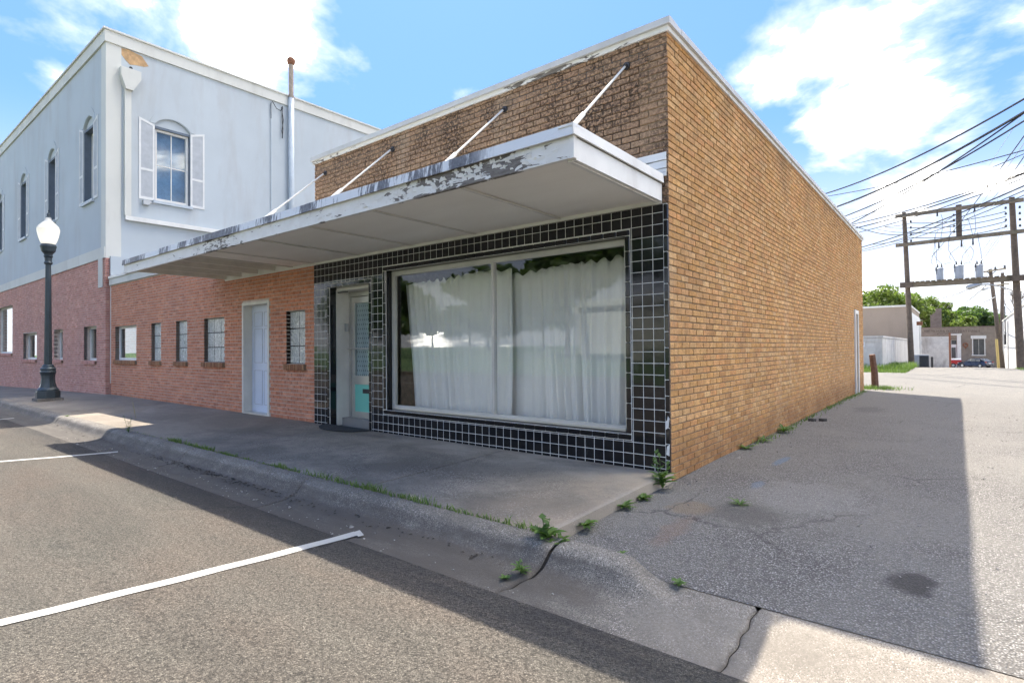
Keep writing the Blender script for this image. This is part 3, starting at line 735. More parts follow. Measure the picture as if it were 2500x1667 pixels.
for k in range(K0):
    if k % 2: bricks.append(((-(BL-JT)/2, BD/2, Z0+CO*k+(CO-JT)/2), (BL-JT, BD, CO-JT), (BL-JT, BD, CO-JT), (0, -1, 0), None))
pieces(shop, 'brick', bricks, 'tan_brick', .004, 300, rest_name='brickwork')
# coping: fascia board, metal gravel stop
mb = MB().box((SX0-.03, -.022, SHB-.035), (.022, .05, SHB+.02)).box((-.05, .05, SHB-.035), (.022, SD+.02, SHB+.02)); mb.build('coping_board', 'peeling_fascia', shop)
cpx = [SX0-.05, -5.2, -2.15, .05]
for a, c in zip(cpx[:-1], cpx[1:]):
    MB().prism([(-.055, SHB+.012), (.25, SHB+.012), (.25, SH-.02), (-.02, SH), (-.055, SH-.008)], 0, a+.0015, c-.0015 if c < 0 else c).build('coping', 'coping_metal', shop)
cpy = [.2505, 3.1, 6.2, 9.3, 12.4, SD+.05]
for a, c in zip(cpy[:-1], cpy[1:]):
    MB().prism([(.052, SHB+.0125), (-.25, SHB+.0125), (-.25, SH-.0205), (.02, SH-.0005), (.052, SH-.0085)], 1, a+.0015, c-.0015).build('coping', 'coping_metal', shop)
# black tile front
mb = MB(); slab_wall(mb, 'y', -.0203, .0105, SX0, -.302, -.1, 2.60, [WIN, DOOR]); mb.box((-.302, -.0203, -.1), (-.012, -.0015, 2.60)); mb.build('grout_bed', 'grout', shop)
TP = .1133; tiles = []; G = .0062
RIM = .056
def clear(a, c, za, zb):                                               # cut a tile rectangle against the trimmed openings
    segs = [(a, c, za, zb)]
    for o in (WIN, DOOR):
        oa, oc, ozb, ozt = o[0]-RIM, o[1]+RIM, o[2]-(RIM if o is WIN else 0), o[3]+RIM
        ns = []
        for (s, e, u, v) in segs:
            if e <= oa or s >= oc or v <= ozb or u >= ozt: ns.append((s, e, u, v)); continue
            if s < oa: ns.append((s, oa-G, u, v))
            if e > oc: ns.append((oc+G, e, u, v))
            s2, e2 = max(s, oa), min(e, oc)
            if u < ozb: ns.append((s2, e2, u, ozb-G))
            if v > ozt: ns.append((s2, e2, ozt+G, v))
        segs = ns
    return segs
for j in range(54):
    xr = -.049-TP*j; xl = max(xr-TP+G, SX0+.002)
    if xr-xl < .012: continue
    for k in range(-1, 23):
        zb = max(-.045, .032+TP*k); zt = min(.032+TP*(k+1)-G, 2.598)
        if zt-zb < .01: continue
        for (s, e, u, v) in clear(xl, xr, zb, zt):
            if e-s > .008 and v-u > .008:
                tiles.append((((s+e)/2, -.0165, (u+v)/2), (e-s, .010, v-u), (TP-G, .010, TP-G), (0, -1, 0), (RNG.normal(0, .0035), RNG.normal(0, .0035))))
pieces(shop, 'tile', tiles, 'black_tile', .0008, 300, rest_name='tile_field')
trims = []
def trim_run(a, c, fixed, horiz, w=.050, L=.152, y=-.022):
    n = max(1, round(abs(c-a)/L)); st = (c-a)/n
    for i in range(n):
        s, e = a+st*i+G/2, a+st*(i+1)-G/2; q = (RNG.normal(0, .004), RNG.normal(0, .004))
        if horiz: trims.append((((s+e)/2, y, fixed), (abs(e-s), .026, w), (L, .026, w), (0, -1, 0), q))
        else: trims.append(((fixed, y, (s+e)/2), (w, .026, abs(e-s)), (w, .026, L), (0, -1, 0), q))
r2 = RIM/2
trim_run(WIN[0]-RIM, WIN[1]+RIM, WIN[2]-r2, True); trim_run(WIN[0]-RIM, WIN[1]+RIM, WIN[3]+r2, True)
trim_run(WIN[2]+G, WIN[3]-G, WIN[0]-r2, False); trim_run(WIN[2]+G, WIN[3]-G, WIN[1]+r2, False)
trim_run(DOOR[0]-RIM, DOOR[1]+RIM, DOOR[3]+r2, True); trim_run(-.02, DOOR[3]-G, DOOR[0]-r2, False); trim_run(-.02, DOOR[3]-G, DOOR[1]+r2, False)
trim_run(-.04, 2.598, -.0235, False, w=.043, y=-.0135)
pieces(shop, 'trim_tile', trims, 'black_tile', .006, 300)
chip = MB().prism([(-.045, .41), (-.012, .43), (-.004, .52), (-.018, .545), (-.028, .50), (-.043, .49)], 1, -.0272, -.02).build('broken_tile_patch', 'grout', shop)
chip['label'] = 'chipped white patch where corner tile has broken away'
MB().prism([(-.04, .17), (-.008, .16), (-.005, .27), (-.03, .25)], 1, -.0272, -.02).build('broken_tile_patch', 'grout', shop)
mb = MB().box((WIN[0]-.012, -.008, WIN[2]), (WIN[0]+.004, .13, WIN[3])).box((WIN[1]-.004, -.008, WIN[2]), (WIN[1]+.012, .13, WIN[3])).box((WIN[0]+.004, -.008, WIN[3]-.004), (WIN[1]-.004, .13, WIN[3]+.012)).box((WIN[0]+.004, -.008, WIN[2]-.012), (WIN[1]-.004, .13, WIN[2]+.004))
mb.build('reveal_tile', 'black_tile', shop)
mb = MB().box((DOOR[0]-.012, -.008, -.1), (DOOR[0]+.004, .10, DOOR[3])).box((DOOR[1]-.004, -.008, -.1), (DOOR[1]+.012, .10, DOOR[3])).box((DOOR[0]+.004, -.008, DOOR[3]-.004), (DOOR[1]-.004, .10, DOOR[3]+.012)); mb.build('reveal_tile', 'black_tile', shop)
# display window
FY = .085; fl, fr, fb, ft = WIN[0]+.006, WIN[1]-.006, WIN[2]+.006, WIN[3]-.006
mb = MB().box((fl, FY, fb), (fl+.05, FY+.06, ft)).box((fr-.05, FY, fb), (fr, FY+.06, ft)).box((fl+.05, FY, ft-.065), (fr-.05, FY+.06, ft)).box((fl+.05, FY, fb), (fr-.05, FY+.06, fb+.06))
win = mb.build('display_window', 'frame_paint', shop, bevel=.003)
MB().box((fl+.052, FY-.018, fb+.002), (fr-.052, FY-.001, fb+.035)).build('sill', 'aluminium', win, bevel=.003)
mx_ = -2.33
MB().box((mx_-.02, FY-.006, fb+.061), (mx_+.02, FY+.055, ft-.066)).build('mullion', 'frame_paint', win, bevel=.003)
for a, c in ((fl+.045, mx_-.015), (mx_+.015, fr-.045)): MB().box((a, FY+.03, fb+.055), (c, FY+.034, ft-.06)).build('pane', 'shop_glass', win)
for a, c in ((fl+.05, fl+.062), (fr-.062, fr-.05)): MB().box((a, FY+.012, fb+.06), (c, FY+.028, ft-.065)).build('glazing_bead', 'aluminium', win)
# entrance
ent = MB().box((DOOR[0]+.0045, .1005, -.02), (DOOR[0]+.02, .33, DOOR[3]-.03)).box((DOOR[0]+.02, .1005, DOOR[3]-.05), (DOOR[1]-.02, .40, DOOR[3]-.005)).box((DOOR[1]-.02, .1005, -.02), (DOOR[1]-.0045, .33, DOOR[3]-.03)).build('door_surround', 'cream_paint', shop)
dy = .33; dl, dr = DOOR[0]+.02, DOOR[1]-.02
door = MB().box((dl, dy, .0), (dl+.05, dy+.05, 2.145)).box((dr-.05, dy, .0), (dr, dy+.05, 2.145)).box((dl+.05, dy, 2.07), (dr-.05, dy+.05, 2.145)).box((dl+.06, dy+.004, .02), (dl+.15, dy+.045, 2.06)).box((dr-.15, dy+.004, .02), (dr-.06, dy+.045, 2.06)).box((dl+.15, dy+.004, 1.96), (dr-.15, dy+.045, 2.06)).box((dl+.15, dy+.004, .64), (dr-.15, dy+.045, .78)).box((dl+.15, dy+.004, .02), (dr-.15, dy+.045, .2)).build('door', 'aluminium', shop, bevel=.003)
MB().box((dl+.15, dy+.015, .78), (dr-.15, dy+.02, 1.96)).build('pane', 'house_glass', door)
MB().box((dl+.15, dy+.05, .72), (dr-.15, dy+.055, 2.0)).build('lace_panel', 'lace_cloth', door)
MB().box((dl+.15, dy+.012, .2), (dr-.15, dy+.03, .64)).build('lower_panel', 'turquoise_panel', door)
MB().box((dl+.36, dy+.004, .50), (dl+.62, dy+.0125, .57)).box((dl+.38, dy-.004, .52), (dl+.6, dy+.004, .55)).build('mail_slot', 'dark_metal', door)
MB().tube([(dl+.03, dy-.04, 1.22), (dr-.06, dy-.04, 1.22)], .012, 8).tube([(dl+.07, dy-.04, 1.22), (dl+.07, dy+.01, 1.22)], .009, 6).tube([(dr-.1, dy-.04, 1.22), (dr-.1, dy+.01, 1.22)], .009, 6).build('push_bar', 'aluminium', door)
MB().box((DOOR[0]+.02, .25, 1.50), (DOOR[0]+.045, .31, 1.63)).build('lock_box', 'galvanized', shop)
MB().box((DOOR[0]+.02, .17, 1.52), (DOOR[0]+.03, .2, 1.60)).build('bell_plate', 'cream_paint', shop)
MB().box((DOOR[0]+.02, .12, 2.12), (DOOR[0]+.3, .13, 2.135)).build('awning_bracket', 'dark_metal', shop)
# rear side door in the alley wall
rd = MB().box((-.06, RDOOR[0], -.1), (.035, RDOOR[0]+.1, RDOOR[3])).box((-.06, RDOOR[1]-.1, -.1), (.012, RDOOR[1], RDOOR[3])).box((-.06, RDOOR[0]+.1, RDOOR[3]-.1), (.012, RDOOR[1]-.1, RDOOR[3])).build('side_door', 'white_paint', shop)
MB().box((-.05, RDOOR[0]+.1, -.05), (-.03, RDOOR[1]-.1, RDOOR[3]-.1)).build('door_leaf', 'white_paint', rd)

# canopy
CY, CX0, CX1 = -1.62, -9.87, -.055
can = MB().box((CX0+.02, CY+.05, 2.79), (CX1-.04, -.002, 2.86)).build('canopy', 'joist_paint', shop)
MB().box((CX0+.01, CY, 2.635), (CX1, CY+.04, 2.815)).build('fascia', 'peeling_fascia', can)
MB().box((CX1-.04, CY+.0405, 2.625), (CX1-.002, -.024, 2.79)).build('fascia', 'white_paint', can)
MB().box((CX1-.075, CY+.0405, 2.618), (CX1-.0405, -.024, 2.645)).build('fascia_trim', 'white_paint', can)
MB().box((CX1-.035, CY-.004, 2.63), (CX1+.004, CY+.006, 2.80)).build('corner_trim', 'white_paint', can)
# drip edge made of short lengths that do not line up perfectly
xs = [CX0-.02] + [CX0+.9*i+RNG.uniform(-.15, .15) for i in range(1, 11)] + [CX1+.02]
for i, (a, c) in enumerate(zip(xs[:-1], xs[1:])):
    w = RNG.uniform(-.004, .004, 3)
    MB().prism([(CY-.032+w[0], 2.795+w[1]), (CY-.014, 2.795+w[1]), (CY-.014, 2.863), (CY+.12, 2.863), (CY+.12, 2.872), (CY-.02+w[0], 2.889+w[2])], 0, a, c-.001).build('drip_edge', 'drip_edge', can)
MB().prism([(CX1+.022, 2.80), (CX1+.006, 2.80), (CX1+.006, 2.865), (CX1-.12, 2.865), (CX1-.12, 2.874), (CX1+.016, 2.886)], 1, CY-.031, -.026).build('drip_edge', 'white_paint', can)
rgf = np.random.default_rng(99); V = []; F = []
for _ in range(150):
    x = rgf.normal(-1.55, .75) if rgf.random() < .8 else rgf.normal(-6.0, .5)
    if not (CX0 < x < -.1): continue
    z = rgf.uniform(2.645, 2.785); w, h_ = rgf.uniform(.008, .045), rgf.uniform(.004, .016); c_ = rgf.uniform(.003, .014); n = len(V); t_ = rgf.uniform(-.3, .3)
    V += [(x-w, CY-.001, z-h_+t_*w), (x+w, CY-.001, z-h_-t_*w), (x+w*.8, CY-c_, z+h_-t_*w), (x-w*.9, CY-c_*.6, z+h_+t_*w), (x-w*.2, CY-c_*.5, z+h_*1.6)]; F += [(n, n+1, n+2, n+4, n+3)]
mbf = MB(); mbf.v, mbf.f = V, F; mbf.build('paint_flakes', 'white_paint', can)['kind'] = 'stuff'
bx_ = [CX1-.0765, -1.245, -2.51, -3.69, -4.9, -6.13, -6.76]
for i, (a, c) in enumerate(zip(bx_[:-1], bx_[1:])):
    dz = RNG.uniform(-.004, .004)
    MB().box((c+.002, CY+.042, 2.642+dz), (a-.002, -.024, 2.655+dz)).build('soffit_panel', 'soffit_board', can)
    if i < 5: MB().box((c-.022, CY+.045, 2.626), (c+.022, -.03, 2.6355)).build('batten', 'joist_paint', can)
for x in (-6.80, -7.40, -8.03, -8.67, -9.31): MB().box((x-.022, CY+.042, 2.63), (x+.022, -.026, 2.789)).build('joist', 'joist_paint', can)
MB().box((CX0+.5, -.0245, 2.605), (CX1-.002, -.0215, 2.85)).build('ledger', 'white_paint', can)
MB().box((CX0+.5, -.0214, 2.60), (-6.145, -.0016, 2.80)).build('ledger', 'white_paint', can)
for zz in (2.87, 2.95, 3.03): MB().prism([(-.0215, zz), (-.010, zz+.075), (-.002, zz+.075), (-.002, zz)], 0, SX0+.02, -.016).build('flashing_board', 'peeling_fascia', can)
for x in (-5.82, -4.13, -2.04, -.43):
    p0 = Vector((x, -.03, 4.065)); p1 = Vector((x, -1.34, 2.865)); d = p1-p0
    pts = [p0+d*q for q in (0, .62, .63, .78, .79, 1)]
    rod = MB().tube(pts, [.012, .012, .022, .022, .013, .013], 8).build('support_rod', 'white_paint', can)
    MB().lathe([(.055, -.006), (.055, .006), (.03, .014), (.012, .016)], (0, 0, 0), 12)
    mb = MB(); n = 12
    mb.tube([(x, -.001, 4.075), (x, -.02, 4.075)], [.042, .036], 12); mb.tube([(x, -.02, 4.075), (x, -.05, 4.055)], .018, 8); mb.build('anchor_plate', 'dark_metal', can)
    MB().box((x-.03, -1.40, 2.862), (x+.03, -1.28, 2.875)).build('foot_plate', 'white_paint', can)

# curtains behind the glass, one each side of the mullion
def curtain(x0, x1, label_, seed, zl, skew, back=0.0):
    rg = np.random.default_rng(seed); nx, nz = 360, 22
    ph = rg.uniform(0, 6.28, 5); fr_ = [rg.uniform(4.2, 5.0), rg.uniform(7.5, 9.5), rg.uniform(2.0, 3), rg.uniform(13, 17), rg.uniform(1, 1.6)]
    def fn(u, v):
        x = x0+(x1-x0)*u
        xx = x + .12*math.sin(1.7*x+ph[0]) + .05*math.sin(4.1*x+ph[1]) - .05*(1-v)*math.sin(2.2*x+ph[3])
        w = .55*math.sin(34*xx+ph[0]) + .38*math.sin(61*xx+ph[1]) + .5*math.sin(15*xx+ph[2])
        sc = .5+.5*math.sin(34*xx+ph[0]-1.2)
        ztop = zl + .04*math.sin(1.3*x+ph[2]) - .06*(1-sc**.7)*(.6+.4*math.sin(5*x))
        z = .16 + (ztop-.16)*v
        amp = (.024+.03*(1-v)**.7)*(.75+.35*math.sin(2.9*x+ph[4]))
        y = .40 + back + amp*w + .04*math.sin(fr_[4]*x+ph[4])*(1-v)
        x += skew*(1-v)*(1-u) + .03*math.sin(3*x+3*v)*(1-v)
        return (x, y, z)
    o = MB().grid(fn, lin(0, 1, nx), lin(0, 1, nz)).build('curtain', 'curtain_cloth', None, smooth_=True, at_=((x0+x1)/2, .34, .16))
    md = o.modifiers.new('thickness', 'SOLIDIFY'); md.thickness = .002
    tag(o, label_, 'curtain', 'curtains hung in the shop window'); return o
curtain(-4.33, -2.27, 'pleated off-white curtain behind the window pane nearer the shop door', 3, 2.205, .16)
curtain(-2.46, -.36, 'pleated off-white curtain behind the window pane nearer the alley corner', 8, 2.215, .0, .07)

dm = MB(); pts = [(-5.2+.58*math.cos(a), -.02-.36*math.sin(a)) for a in lin(0, math.pi, 24)]
dm.prism(pts, 2, -.0015, .012); o = dm.build('door_mat', 'mat_rubber', None, at_=(-5.2, -.15, 0)); tag(o, 'half-round black rubber mat on the sidewalk before the tiled doorway', 'door mat')
o.location.z += .004

# ------------------------------------------------------------------ red brick annex
ann = empty('annex_building', (-11, 0, 0), 'low red brick annex with white panel door and glass block windows', 'building')
AX0, AX1 = -16.44, SX0-.006
AW = {'w1': (-16.10, -14.45, .965, 1.885), 'w2': (-13.42, -12.80, .965, 1.885), 'w3': (-11.90, -11.27, .965, 1.885), 'w4': (-10.40, -9.45, .965, 1.885), 'w5': (-7.06, -6.45, .965, 1.885)}
AD = (-8.68, -7.64, -.2, 2.125)
ops = list(AW.values())+[AD]
mb = MB(); slab_wall(mb, 'y', .008, .22, AX0, AX1, -.2, 3.06, ops); mb.build('wall', 'mortar_pale', ann)
t = []; brick_courses(AX0, AX1, -.07, 3.06, ops, 'y', 0.0, t); pieces(ann, 'brick', t, 'red_brick', .003, 300, rest_name='brickwork')
box('roof', (AX0, .22, 2.95), (AX1, 12, 3.05), 'roof_felt', ann)
box('parapet_band', (AX0-.05, -.035, 3.0605), (AX1-.01, .22, 3.24), 'cream_band', ann); box('parapet_cap', (AX0-.05, -.06, 3.2405), (AX1-.01, .24, 3.31), 'white_paint', ann)
box('interior', (AX0+.1, .9, -.1), (AX1-.1, 1.0, 2.9), 'interior_wall', ann)
box('sealant_strip', (AX0-.028, -.012, .3), (AX0-.002, .004, 3.05), 'white_paint', ann)
sill_list = []
for k, (a, c, zb, zt) in AW.items():
    if k != 'w1':
        nc = 3 if k == 'w4' else 2; st = (c-a)/nc; hz_ = (zt-zb)/3
        fr_ = MB(); y = .075
        for i in range(nc+1): fr_.box((a+st*i-.006, y+.006, zb), (a+st*i+.006, y+.08, zt))
        for j in range(4): fr_.box((a, y+.004, zb+hz_*j-.006), (c, y+.08, zb+hz_*j+.006))
        w = fr_.build('glass_block_window', 'dark_metal', ann)
        for i in range(nc):
            for j in range(3): MB().box((a+st*i+.007, y, zb+hz_*j+.007), (a+st*(i+1)-.007, y+.07, zb+hz_*(j+1)-.007)).build('glass_block', 'glass_block', w, bevel=.012)
    else:
        y = .10
        w = MB().box((a, y, zb), (a+.06, y+.05, zt)).box((c-.06, y, zb), (c, y+.05, zt)).box((a+.06, y, zt-.06), (c-.06, y+.05, zt)).box((a+.06, y, zb), (c-.06, y+.05, zb+.06)).build('window', 'white_paint', ann)
        MB().box((a+.06, y+.02, zb+.06), (c-.06, y+.026, zt-.06)).build('pane', 'house_glass', w)
    n = round((c-a+.06)/.068); s0 = (c-a+.06)/n
    for i in range(n):
        x = a-.03+s0*(i+.5); sill_list.append(((x, .005+RNG.normal(0, .002), .908), (s0-.009, .12, .10), (.059, .12, .10), (0, -1, 0), None))
pieces(ann, 'sill_brick', sill_list, 'sill_brick', .004, 300)
for k, (a, c, zb, zt) in AW.items(): box('sill_bed', (a-.028, -.045, .862), (c+.028, .10, .95), 'mortar', ann)
# white panelled door in a deep frame
a, c, _, zt = AD
df_ = MB().box((a+.002, -.012, -.02), (a+.06, .19, zt-.002)).box((c-.06, -.012, -.02), (c-.002, .19, zt-.002)).box((a+.06, -.012, zt-.06), (c-.06, .19, zt-.002)).build('door_frame', 'cream_paint', ann, bevel=.004)
leaf = MB().box((a+.06, .165, .02), (c-.06, .205, zt-.06)).build('door', 'door_paint', ann)
w2 = (c-a-.12)
for col in range(2):
    xa = a+.06+w2*(.13+.41*col); xb = xa+w2*.30
    for (z1, z2) in ((.18, .80), (.98, 1.60), (1.68, 1.92)):
        MB().prism([(xa, z1), (xb, z1), (xb, z2), (xa, z2)], 1, .158, .1648).build('panel', 'door_paint', leaf, bevel=.006)
        mbp = MB()
        for (q, w_) in (((xa-.02, z1-.02), (xb+.02, z1-.012)), ((xa-.02, z2+.012), (xb+.02, z2+.02)), ((xa-.02, z1-.0119), (xa-.012, z2+.0119)), ((xb+.012, z1-.0119), (xb+.02, z2+.0119))):
            mbp.box((q[0], .1622, q[1]), (w_[0], .1649, w_[1]))
        mbp.build('panel_moulding', 'shutter_grey', leaf)
box('threshold', (a+.06, -.02, -.02), (c-.06, .16, .022), 'aluminium', ann)

# ------------------------------------------------------------------ two-storey corner building
two = empty('corner_building', (-25, 0, 0), 'two-storey pale blue stucco building on a pink brick ground floor', 'building')
TX, TY, TX0, TD = -16.57, -.10, -46.0, 22.0
LW = [(-18.62, -17.39, .93, 1.95), (-22.05, -20.94, .93, 1.95), (-26.65, -24.45, .92, 1.92), (-31.9, -28.6, 1.15, 3.17), (-36, -34.2, .9, 1.95)]
BT = 3.845
mb = MB(); slab_wall(mb, 'y', TY+.008, TY+.3, TX0, TX-.008, -1.0, BT, LW); mb.box((TX-.3, TY+.3, -1), (TX-.008, 3, BT)); mb.build('wall', 'mortar_pale', two)
t = []; brick_courses(TX0, TX, -.95, BT, LW, 'y', TY, t, u_anchor=TX+JT-BL*200); brick_courses(TY+.1016, .9, -.1, 3.05, [], 'x', TX, t); pieces(two, 'brick', t, 'pink_brick', .003, 300, rest_name='brickwork')
sl_ = []
for (a, c, zb, zt) in LW:
    y = TY+.16
    w = MB().box((a, y, zb), (a+.07, y+.05, zt)).box((c-.07, y, zb), (c, y+.05, zt)).box((a+.07, y, zt-.07), (c-.07, y+.05, zt)).box((a+.07, y, zb), (c-.07, y+.05, zb+.07)).build('window', 'white_paint', two)
    MB().box((a+.07, y+.02, zb+.07), (c-.07, y+.026, zt-.07)).build('pane', 'house_glass', w)
    n = round((c-a+.06)/.068); s0 = (c-a+.06)/n
    for i in range(n): sl_.append(((a-.03+s0*(i+.5), TY+.005, zb-.057), (s0-.009, .12, .10), (.059, .12, .10), (0, -1, 0), None))
    box('sill_bed', (a-.028, TY-.045, zb-.10), (c+.028, TY+.155, zb-.015), 'mortar', two)
pieces(two, 'sill_brick', sl_, 'pink_brick', .004, 300)
box('interior', (TX0+.4, 1.2, -1), (TX-.4, 1.3, 9.8), 'interior_wall', two)
box('corner_fill', (TX-.02, TY+.105, 3.055), (TX+.075, .9, 3.9), 'blue_stucco', two)
# upper storey with arched windows
UP = [(-18.22, 'a'), (-22.45, 'b'), (-26.75, 'c'), (-31.3, 'd'), (-35.8, 'e')]; HW = .50; ZB, ZS, ZA = 5.72, 8.02, 8.28
uops = [(x-HW, x+HW, ZB, ZA) for x, _ in UP]
mb = MB(); slab_wall(mb, 'y', TY+.02, TY+.35, TX0, TX-.05, BT, 10.2, uops); mb.build('upper_wall', 'blue_stucco', two)
SW = (1.14, 2.13, ZB, ZA)
mb = MB(); slab_wall(mb, 'x', TX-.35, TX-.02, TY+.36, TD, 3.05, 10.2, [SW]); mb.box((TX-.35, TY+.021, BT), (TX-.0499, TY+.36, 10.2)); mb.box((TX-.05, TY+.0205, BT), (TX-.0205, TY+.36, 10.2)); mb.build('upper_wall', 'blue_stucco', two)
box('rear_wall', (TX0, TD, -1), (TX-.02, TD+.3, 10.2), 'blue_stucco', two); box('roof', (TX0, TY+.3, 9.85), (TX-.3, TD, 9.95), 'roof_felt', two)
def arch(u0, u1, zs, za, n=12):
    um, h = (u0+u1)/2, (u1-u0)/2; r = (h*h+(za-zs)**2)/(2*(za-zs)); zc_ = za-r
    return [(um+h*math.cos(math.pi*(1-i/n))*1.0, zc_+math.sqrt(max(0, r*r-(h*math.cos(math.pi*(1-i/n)))**2))) for i in range(n+1)]
def arched_window(plane, coord, u0, u1, sgn, shut, blind, rc=0.0):
    """coord = wall face; sgn = outward direction along the wall normal"""
    ax = 1 if plane == 'y' else 0
    D = lambda d: coord+sgn*d                                          # d > 0 outside the wall
    def pr(pts, d0, d1, name, mat, par, bv=0): return MB().prism(pts, ax, D(d0), D(d1)).build(name, mat, par, bevel=bv)
    A = arch(u0, u1, ZS, ZA)
    pr([(u0, ZA+.001)] + A[:7] + [(A[6][0], ZA+.001)], -.32, -.0015, 'spandrel', 'blue_stucco', two); pr([(A[6][0], ZA+.001)] + A[6:] + [(u1, ZA+.001)], -.32, -.0015, 'spandrel', 'blue_stucco', two)
    fr_ = pr(A + [(u1, ZS-.09), (u0, ZS-.09)], -.16, -.06, 'window', 'blue_stucco', two)
    f0, f1, zb, zt = u0+.02, u1-.02, ZB+.03, ZS-.10
    for ua in (u0+.0005, u1-.0135): pr([(ua, ZB), (ua+.013, ZB), (ua+.013, ZS-.11), (ua, ZS-.11)], -.31, -.012, 'reveal', 'slate_paint', fr_)
    pr([(u0, zt), (u1, zt), (u1, zt+.07), (u0, zt+.07)], -.30, -.03, 'lintel', 'slate_paint', fr_)
    for q in (((f0, zb), (f0+.07, zt)), ((f1-.07, zb), (f1, zt)), ((f0+.07, zt-.07), (f1-.07, zt)), ((f0+.07, zb), (f1-.07, zb+.07))):
        (a, b_), (c, d) = q; pr([(a, b_), (c, b_), (c, d), (a, d)], -.19-rc, -.10-rc, 'sash', 'white_paint', fr_)
    um, zm = (f0+f1)/2, (zb+zt)/2
    pr([(um-.012, zb+.07), (um+.012, zb+.07), (um+.012, zt-.07), (um-.012, zt-.07)], -.15-rc, -.125-rc, 'glazing_bar', 'white_paint', fr_)
    pr([(f0+.07, zm-.012), (f1-.07, zm-.012), (f1-.07, zm+.012), (f0+.07, zm+.012)], -.152-rc, -.127-rc, 'glazing_bar', 'white_paint', fr_)
    pr([(f0+.07, zb+.07), (f1-.07, zb+.07), (f1-.07, zt-.07), (f0+.07, zt-.07)], -.145-rc, -.14-rc, 'pane', 'house_glass', fr_)
    pr([(f0, zb), (f1, zb), (f1, zt), (f0, zt)], -.34, -.33, 'blind', blind, fr_)
    pr([(u0-.06, ZB-.09), (u1+.06, ZB-.09), (u1+.06, ZB), (u0-.06, ZB)], -.10, .07, 'sill', 'pipe_paint', fr_, .01)
    B = arch(u0-.13, u1+.13, ZS+.06, ZA+.27)
    pr([(u0-.13, ZS+.02)] + B + [(u1+.13, ZS+.02), (u1+.01, ZS+.02)] + list(reversed(arch(u0-.01, u1+.01, ZS+.02, ZA+.02))) , -.015, .016, 'arch_moulding', 'blue_stucco', fr_)
    for sd, a, c in ((-1, u0-.42, u0-.005), (1, u1+.005, u1+.42)):
        o_, i_ = (a, c) if sd < 0 else (c, a)                          # outer, inner edge
        zo, zi = ZS+.10, ZS-.03; zb2 = ZB-.02; e = .055*(-sd)
        sh = pr([(o_, zb2), (i_, zb2), (i_, zi), (o_, zo)] if sd < 0 else [(i_, zb2), (o_, zb2), (o_, zo), (i_, zi)], -.012, .012, 'shutter', 'shutter_grey', two)
        zz = lambda u: zi+(zo-zi)*abs(u-i_)/abs(o_-i_)
        for (ua, uc, za_, zb_, zc2, zd) in ((o_, o_+e, zb2, zb2, zz(o_+e), zo), (i_, i_-e, zb2, zb2, zz(i_-e), zi)):
            pr([(ua, za_), (uc, zb_), (uc, zc2), (ua, zd)], .0125, .02, 'stile', 'shutter_white', sh)
        for (z1, z2) in ((zb2, zb2+.08), (zb2+.86, zb2+.93)): pr([(o_+e, z1), (i_-e, z1), (i_-e, z2), (o_+e, z2)], .0125, .0195, 'rail', 'shutter_white', sh)
        pr([(o_+e, zz(o_+e)-.07), (i_-e, zz(i_-e)-.07), (i_-e, zz(i_-e)), (o_+e, zz(o_+e))], .0125, .0195, 'rail', 'shutter_white', sh)
for i, (x, _) in enumerate(UP): arched_window('y', TY+.02, x-HW, x+HW, -1, True, 'window_dark', .09)
simple('blue_drape', (.16, .28, .42), .9, .35, 3.0)
arched_window('x', TX-.02, SW[0], SW[1], 1, True, 'blue_drape')
for n_, z1, z2, pd in (('parapet_band', 9.995, 10.33, .05), ('parapet_cap', 10.331, 10.385, .09)):
    MB().box((TX0, TY+.02-pd, z1), (TX-.02+pd, TY+.30, z2)).box((TX-.30, TY+.301, z1), (TX-.02+pd, TD+.3, z2)).build(n_, 'cream_band', two)
box('belt_course', (TX0, TY-.03, BT+.002), (TX-.02, TY+.019, 4.165), 'cream_band', two); box('belt_course', (-17.12, TY-.031, 3.03), (-16.76, TY-.0045, BT+.0015), 'cream_band', two)
box('corner_board', (-16.99, TY+.004, 4.166), (TX-.015, TY+.0185, 9.994), 'cream_band', two); box('corner_board', (TX-.0195, TY+.005, 3.06), (TX-.008, .28, 9.994), 'cream_band', two)
# downspout with hopper, bare patch, overflow hole
X = TX-.02
ds = MB().box((X, .34, 5.12), (X+.12, .50, 8.75)).build('downspout', 'cream_band', two)
MB().prism([(.22, 9.36), (.72, 9.36), (.72, 9.12), (.52, 8.75), (.34, 8.75), (.22, 9.12)], 0, X, X+.22).build('hopper', 'cream_band', ds)
MB().box((X, .36, 4.99), (X+.12, 4.4, 5.115)).build('elbow', 'white_paint', ds)
MB().prism([(.20, 9.95), (.45, 9.99), (.80, 9.93), (.98, 9.70), (.86, 9.64), (.62, 9.60), (.5, 9.56), (.38, 9.66), (.28, 9.78)], 0, X, X+.006).build('bare_plaster_patch', 'bare_patch', two)
MB().tube([(X-.02, .52, 9.47), (X+.012, .52, 9.47)], .045, 10).build('overflow_hole', 'dark_metal', two)
